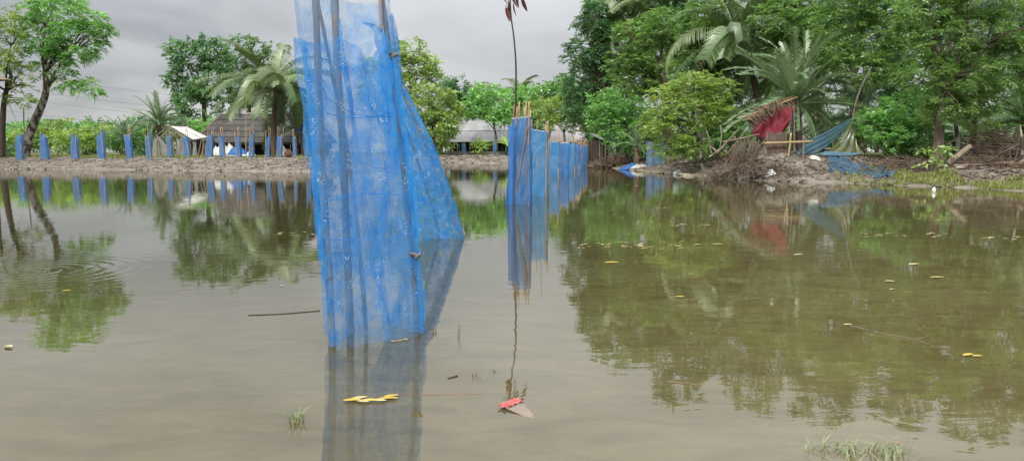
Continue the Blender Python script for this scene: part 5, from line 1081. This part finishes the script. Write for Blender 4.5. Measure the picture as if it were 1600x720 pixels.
# power lines behind the left trees
for k, (a, b, Y, lb) in enumerate([((-60, 104), (330, 156), 100, 'highest power line crossing the sky at the left'), ((-60, 142), (300, 186), 100, 'second power line crossing the sky at the left'), ((-60, 163), (300, 206), 100, 'lowest power line crossing the sky at the left'), ((-60, 128), (300, 172), 108, 'faint power line between the upper ones')]):
    mb = MB(); mb.tube(bez(at(*a, Y), at(*b, Y), 16, 0, .006), .017, 4); tag(mb.build('power_line', M['wire']), lb, 'power line')
p = at(18, 162, 58); mb = MB(); mb.tube([at(12, 160, 58), at(25, 187, 58)], .015, 4); tag(mb.build('stay_wire', M['wire']), 'short slanting stay wire between the left trunks', 'wire')
# earth clods on the banks
def clods(name, n, region, smin, smax, seed):
    rng = np.random.default_rng(seed); X = rng.uniform(region[0], region[1], n * 12); Y = rng.uniform(region[2], region[3], n * 12); d = sdf(X, Y)
    ok = (d > .05) & (d < region[4]); X, Y = X[ok][:n], Y[ok][:n]; Z = gz(X, Y)
    phi = (1 + 5 ** .5) / 2; iv = norm(np.array([(-1, phi, 0), (1, phi, 0), (-1, -phi, 0), (1, -phi, 0), (0, -1, phi), (0, 1, phi), (0, -1, -phi), (0, 1, -phi), (phi, 0, -1), (phi, 0, 1), (-phi, 0, -1), (-phi, 0, 1)], float))
    fi = np.array([(0, 11, 5), (0, 5, 1), (0, 1, 7), (0, 7, 10), (0, 10, 11), (1, 5, 9), (5, 11, 4), (11, 10, 2), (10, 7, 6), (7, 1, 8), (3, 9, 4), (3, 4, 2), (3, 2, 6), (3, 6, 8), (3, 8, 9), (4, 9, 5), (2, 4, 11), (6, 2, 10), (8, 6, 7), (9, 8, 1)])
    m = len(X); s = rng.uniform(smin, smax, (m, 1, 1)) * np.stack([rng.uniform(.7, 1.5, m), rng.uniform(.6, 1.2, m), rng.uniform(.4, .8, m)], 1)[:, None, :]
    V = iv[None] * s * rng.uniform(.7, 1.25, (m, 12, 1)) + np.stack([X, Y, Z], 1)[:, None, :]
    Q = (fi[None] + 12 * np.arange(m)[:, None, None]).reshape(-1, 3)
    tag(link(name, npmesh(name, V.reshape(-1, 3), Q), M['earth']), 'loose grey-brown earth clods covering ' + ('the left bank' if seed == 1 else 'the right shore' if seed == 2 else 'the far bank'), 'earth clods', None, 'stuff')
clods('earth_clods', 4500, (-44, -11, 46, 62, 4.0), .025, .075, 1)
clods('earth_clods', 6000, (4, 22, 26, 64, 5.0), .03, .10, 2)
clods('earth_clods', 500, (-11, 6, 78, 96, 6.0), .05, .18, 3)
# grass, litter
def blades(name, lb, n, fn, hgt, w, matn, seed, lay=.35):
    rng = np.random.default_rng(seed); X, Y = fn(rng, n); Z = gz(X, Y); n = len(X); a = rng.uniform(0, 6.283, n); h = hgt * rng.uniform(.4, 1.3, n); ln = lay * rng.uniform(.2, 1.6, n)
    c, s = np.cos(a), np.sin(a); b = np.stack([X, Y, Z - .01], 1); sd = np.stack([-s, c, 0 * c], 1) * w / 2
    m1 = b + np.stack([c * ln * h * .4, s * ln * h * .4, h * .6], 1); t = b + np.stack([c * ln * h, s * ln * h, h * (1 - .25 * ln)], 1)
    V = np.stack([b - sd, b + sd, m1 + sd * .8, m1 - sd * .8, t + sd * .1, t - sd * .1], 1).reshape(-1, 3)
    Q = (np.array([[0, 1, 2, 3], [3, 2, 4, 5]])[None] + 6 * np.arange(n)[:, None, None]).reshape(-1, 4)
    r = np.repeat(np.clip(rng.normal(.5, .22, n), 0, 1), 2)
    return tag(link(name, npmesh(name, V, Q, r), M[matn]), lb, 'grass', None, 'stuff')
def fn_right(rng, n):
    X = rng.uniform(11, 24, n); Y = rng.uniform(22, 33, n); d = sdf(X, Y); px = 800 + F * X / Y
    k = (d > .0) & (d < 2.6) & (px > 1300) & (rng.random(n) < np.clip((px - 1300) / 120, 0, 1)) & (vnoise(X * .9, Y * .9, 4) > -.28); return X[k], Y[k]
blades('shore_grass', 'yellow-green grass fringing the water on the right', 60000, fn_right, .16, .03, 'grass', 1, .6)
def fn_left(rng, n):
    X = rng.uniform(-46, -10, n); Y = rng.uniform(53, 70, n); d = sdf(X, Y); k = (d > 4.2) & (vnoise(X * .35, Y * .35, 6) > -.05); return X[k], Y[k]
blades('bank_grass', 'short green grass along the top of the left bank', 60000, fn_left, .2, .04, 'grass', 2)
def fn_r2(rng, n):
    X = rng.uniform(4, 24, n); Y = rng.uniform(28, 75, n); d = sdf(X, Y); k = (d > 6) & (vnoise(X * .3, Y * .3, 9) > -.1); return X[k], Y[k]
blades('wood_floor_grass', 'grass and weeds under the right-hand trees', 50000, fn_r2, .25, .04, 'grass', 3)
def litter(name, lb, n, seed):
    rng = np.random.default_rng(seed); X = rng.uniform(5, 22, n); Y = rng.uniform(25, 60, n); d = sdf(X, Y); k = (d > .8) & (d < 9) & (vnoise(X * .7, Y * .7, 3) > -.25); X, Y = X[k], Y[k]; n = len(X); Z = gz(X, Y) + .02
    a = rng.uniform(0, 6.28, n); L = rng.uniform(.05, .22, n); W_ = rng.uniform(.012, .045, n); u = np.stack([np.cos(a) * L, np.sin(a) * L, rng.uniform(-.03, .06, n)], 1); w = np.stack([-np.sin(a) * W_, np.cos(a) * W_, rng.uniform(-.01, .02, n)], 1); c = np.stack([X, Y, Z + rng.uniform(0, .04, n)], 1)
    V = np.stack([c - u, c + w, c + u, c - w], 1).reshape(-1, 3); tag(link(name, npmesh(name, V, np.arange(len(V)).reshape(-1, 4), rng.uniform(0, 1, n)), M['litter']), lb, 'litter', None, 'stuff')
litter('twig_litter', 'dry leaf and twig litter strewn over the right shore', 30000, 4)

# ================================================================== ON THE WATER
LEAF = [leaf_mesh(.11, .05, -.03, .15), leaf_mesh(.13, .045, .05, .2, 7, .12), leaf_mesh(.09, .05, -.06, .3, 7, -.1)]
LC = {}
def put_leaf(p, s, a, matn, parent=None, k=None, tilt=0):
    i = random.randrange(3) if k is None else k; key = (i, matn)
    if key not in LC: c = LEAF[i].copy(); c.materials.clear(); c.materials.append(M[matn]); LC[key] = c
    o = bpy.data.objects.new('floating_leaf' if parent is None else 'leaf', LC[key]); COL.objects.link(o)
    mt = Matrix.Translation(p) @ Matrix.Rotation(a, 4, 'Z') @ Matrix.Rotation(tilt, 4, 'Y') @ Matrix.Diagonal((s, s, s, 1))
    if parent is not None: o.parent = parent; o.matrix_basis = Matrix.Translation(-parent.location) @ mt
    else: o.matrix_basis = mt
    return o
random.seed(77)
single = [(1055, 463, 1.0, 'yellow_leaf', 'yellow leaf floating alone right of the water row reflection'), (1505, 555, 1.3, 'yellow_leaf', 'larger yellow leaf floating near the right edge of the pond'), (1520, 556, .9, 'yellow_leaf', 'small yellow leaf tip beside the larger one at the right'), (1318, 507, 1.0, 'pale_leaf', 'pale leaf at the left end of the floating forked twig'), (1420, 413, 1.8, 'pale_leaf', 'long pale leaf floating in the right half of the pond'), (1453, 433, 1.7, 'pale_leaf', 'pale leaf floating right of the long pale leaf'), (1240, 398, 1.7, 'pale_leaf', 'pale leaf floating midway on the right side'), (1382, 439, 1.4, 'pale_leaf', 'pale leaf floating just below the long pale leaf'), (944, 410, 2.0, 'yellow_leaf', 'yellowish leaf floating near the water row reflection'), (1112, 381, 2.0, 'pale_leaf', 'pale leaf floating right of the leaf drift'), (1390, 452, .8, 'pale_leaf', 'tiny pale leaf below its larger neighbour at the right'), (8, 540, 1.2, 'pale_leaf', 'pale leaf at the left picture edge'), (97, 454, .9, 'yellow_leaf', 'small leaf amid the ripples at the left'), (436, 446, .8, 'pale_leaf', 'small leaf left of the near tower'), (610, 533, .5, 'pale_leaf', 'pale round leaf by the foot of the near tower, left of two yellow ones'), (620, 532, .62, 'yellow_leaf', 'yellow leaf by the near tower foot, left of a pair'), (628, 530, .62, 'yellow_leaf', 'yellow leaf by the near tower foot, right of a pair'), (639, 518, .45, 'orange_leaf', 'small orange leaf caught inside the near tower foot'), (1545, 372, 1.8, 'pale_leaf', 'pale leaf floating close to the right edge, far out'), (1396, 690, .35, 'orange_leaf', 'orange leaf lying in the grass at the near right')]
for px, py, s, mm, lb in single:
    o = put_leaf(gp(px, py, .006), s * .75 * random.uniform(.9, 1.1), random.uniform(-.5, .5), mm); tag(o, lb, 'leaf')
drift = [(905, 1010, 378, 388, 26, 'pale_leaf', 'small pale leaf in the long leaf drift right of the water row'), (980, 1110, 376, 390, 14, 'pale_leaf', 'small pale leaf at the right end of the leaf drift'), (1345, 1475, 364, 370, 22, 'pale_leaf', 'small pale leaf in the leaf line near the right shore'), (1535, 1595, 369, 376, 9, 'pale_leaf', 'small pale leaf in the leaf line at the right edge'), (1048, 1116, 350, 353.5, 10, 'pale_leaf', 'small far leaf in the thin line below the red reflection'), (1195, 1235, 327, 329, 7, 'pale_leaf', 'tiny far leaf on the red tarp reflection'), (975, 1015, 288, 291, 8, 'pale_leaf', 'tiny far leaf in the line close to the right shore'), (1020, 1052, 324, 326, 6, 'pale_leaf', 'tiny far leaf right of the pale sheet reflection'), (430, 485, 361, 369, 10, 'pale_leaf', 'small leaf in the drift left of the near tower'), (1150, 1560, 300, 470, 40, 'brown_leaf', 'tiny brown speck of leaf scattered over the right side'), (20, 470, 300, 470, 16, 'brown_leaf', 'tiny brown speck of leaf scattered over the left side'), (735, 770, 366, 369, 4, 'pale_leaf', 'small leaf in the line right of the leaning net foot'), (640, 720, 366, 370, 6, 'pale_leaf', 'small leaf trapped at the leaning net foot'), (812, 830, 306, 309, 4, 'foam', 'white fleck of foam at the third and fourth net feet')]
for x0, x1, y0, y1, n, mm, lb in drift:
    for i in range(n):
        px, py = random.uniform(x0, x1), random.uniform(y0, y1); p = gp(px, py, .006)
        o = put_leaf(p, (.4 + p.y * .038) * random.uniform(.6, 1.25) * (.5 if 'speck' in lb else 1), random.choice((0, math.pi)) + random.uniform(-.6, .6), mm); tag(o, lb, 'leaf' if mm != 'foam' else 'foam', lb.replace('small ', '').replace('tiny ', '') + 's')
# fallen spray of six yellow leaves on a red stem
a = gp(540, 626, .004); fs = empty('fallen_spray', a); tag(fs, 'fallen sprig of yellow leaves with a long red stem on the near water', 'sprig')
mb = MB(); mb.tube([gp(x, y, -.001) for x, y in ((545, 626), (580, 622), (620, 618), (690, 617), (760, 615), (812, 613))], [.002, .002, .003, .003, .002, .0015], 5); mb.build('stem', M['red_stem'], fs, True)
for px, py, s, an in ((536, 625, .85, .15), (549, 622, .75, .3), (556, 625, .7, -.35), (566, 624, .75, -.1), (580, 624, .75, -.2), (592, 622, .75, .1), (600, 619, .7, .3), (603, 621, .6, -.1)):
    put_leaf(gp(px, py, .008), s, an, 'yellow_leaf' if random.random() < .6 else 'pale_leaf', fs, 0)
# sticks
for lb, pts, r, m_, z in [('dark straight stick floating left of the near tower', [(388, 492), (440, 490), (500, 485)], .0032, 'bark_dark', .003), ('thin floating stick at the near right of the red packet', [(1040, 595), (1065, 598), (1095, 602)], .004, 'twig', .002), ('pale submerged twig at the near left', [(250, 648), (285, 660), (330, 672)], .008, 'straw', -.012), ('long dark submerged stick at the near left', [(335, 670), (420, 680), (520, 686)], .014, 'twig', -.02), ('thin dark reed stub left of the packet', [(700, 590), (715, 586)], .004, 'twig', .004)]:
    mb = MB(); P3 = [gp(x, y, z) for x, y in pts]; mb.tube(catmull(P3, 6) if len(P3) > 2 else P3, r, 5); tag(mb.build('floating_stick', M[m_], None, True), lb, 'stick')
ft = empty('forked_twig', gp(1410, 525)); tag(ft, 'pale forked twig floating on the right side of the pond', 'twig')
for pts in ([(1328, 508), (1380, 521), (1432, 530)], [(1432, 530), (1450, 525)], [(1432, 530), (1456, 540), (1490, 546)]):
    mb = MB(); mb.tube([gp(x, y, .004) for x, y in pts], .0026, 5); mb.build('twig_piece', M['deadwood'], ft)
# red packet
pk_ = [gp(780, 634, .010), gp(818, 618, -.004), gp(886, 649, -.005), gp(846, 660, -.004)]
pkt = empty('plastic_packet', gp(830, 640)); tag(pkt, 'half sunken pink and red plastic packet in the near water', 'packet')
Pg = []
for j in range(9):
    v = j / 8; Pg.append([pk_[0].lerp(pk_[1], i / 8).lerp(pk_[3].lerp(pk_[2], i / 8), v) + Vector((0, 0, .0015 * math.sin(i * 1.7 + j))) for i in range(9)])
mb = MB(); mb.grid(Pg); mb.build('packet_sheet', M['packet'], pkt, True)
Pg = []
for j in range(7):
    v = j / 6 * .20 * 1.0; Pg.append([pk_[0].lerp(pk_[1], i / 10 * .75).lerp(pk_[3].lerp(pk_[2], i / 10 * .75), v) + Vector((-.01, 0, .006 + .005 * math.sin(i * 2.3 + j * 1.4))) for i in range(11)])
mb = MB(); mb.grid(Pg); mb.build('torn_red_end', M['pinkred'], pkt, True)
# tufts
def tuft(lb, px, py, n, h, w, matn, spread=.02, lay=.7, seed=1, name='grass_tuft'):
    random.seed(seed); b = gp(px, py); root = empty(name, b); tag(root, lb, 'grass')
    for i in range(n):
        a = random.uniform(0, 6.28); hh = h * random.uniform(.5, 1.15); l = lay * random.uniform(.3, 1.3); o = b + Vector((random.gauss(0, spread), random.gauss(0, spread), -.03)); Pg = []
        for j in range(6):
            t = j / 5; c = o + Vector((math.cos(a) * l * hh * t ** 1.6, math.sin(a) * l * hh * t ** 1.6, .03 + hh * (t - .45 * l * t * t))); ww = w * (1 - t) ** .6 * .5 + .0004; s = Vector((-math.sin(a), math.cos(a), 0)) * ww
            Pg.append([c - s, c + s])
        mb = MB(); mb.grid(Pg); me = mb.mesh('blade', True); at_ = me.attributes.new('rnd', 'FLOAT', 'FACE'); at_.data.foreach_set('value', [random.uniform(.1, .9)] * len(me.polygons)); link('blade', me, M[matn], root)
tuft('small green grass tuft standing in the water left of the near tower', 464, 658, 26, .085, .006, 'grass_pale', .014, .9, 1)
tuft('spidery weed by the right foot of the near tower', 679, 521, 6, .10, .004, 'litter', .006, 1.2, 2)
tuft('single thin reed right of the near tower foot', 717, 526, 3, .13, .004, 'litter', .004, .25, 3)
tuft('tiny weed in the near water left of the packet', 743, 587, 5, .06, .004, 'litter', .015, .9, 4)
tuft('tiny weed in the near water above the packet', 771, 580, 5, .05, .004, 'grass_pale', .008, 1.2, 5)
for k, (px, py, n) in enumerate([(1265, 704, 10), (1292, 700, 10), (1318, 704, 14), (1345, 702, 12), (1372, 704, 12), (1398, 703, 12), (1412, 708, 10), (1330, 714, 12), (1385, 714, 12)]):
    tuft(['leftmost grass tuft of the near right clump', 'grass tuft second from left in the near right clump', 'grass tuft third from left in the near right clump', 'grass tuft in the middle of the near right clump', 'grass tuft right of the middle in the near right clump', 'grass tuft beside the orange leaf at the near right', 'rightmost grass tuft of the near right clump', 'front grass tuft in the left of the near right clump', 'front grass tuft in the right of the near right clump'][k], px, py, n, .07, .006, 'grass_pale', .03, 1.4, 20 + k)
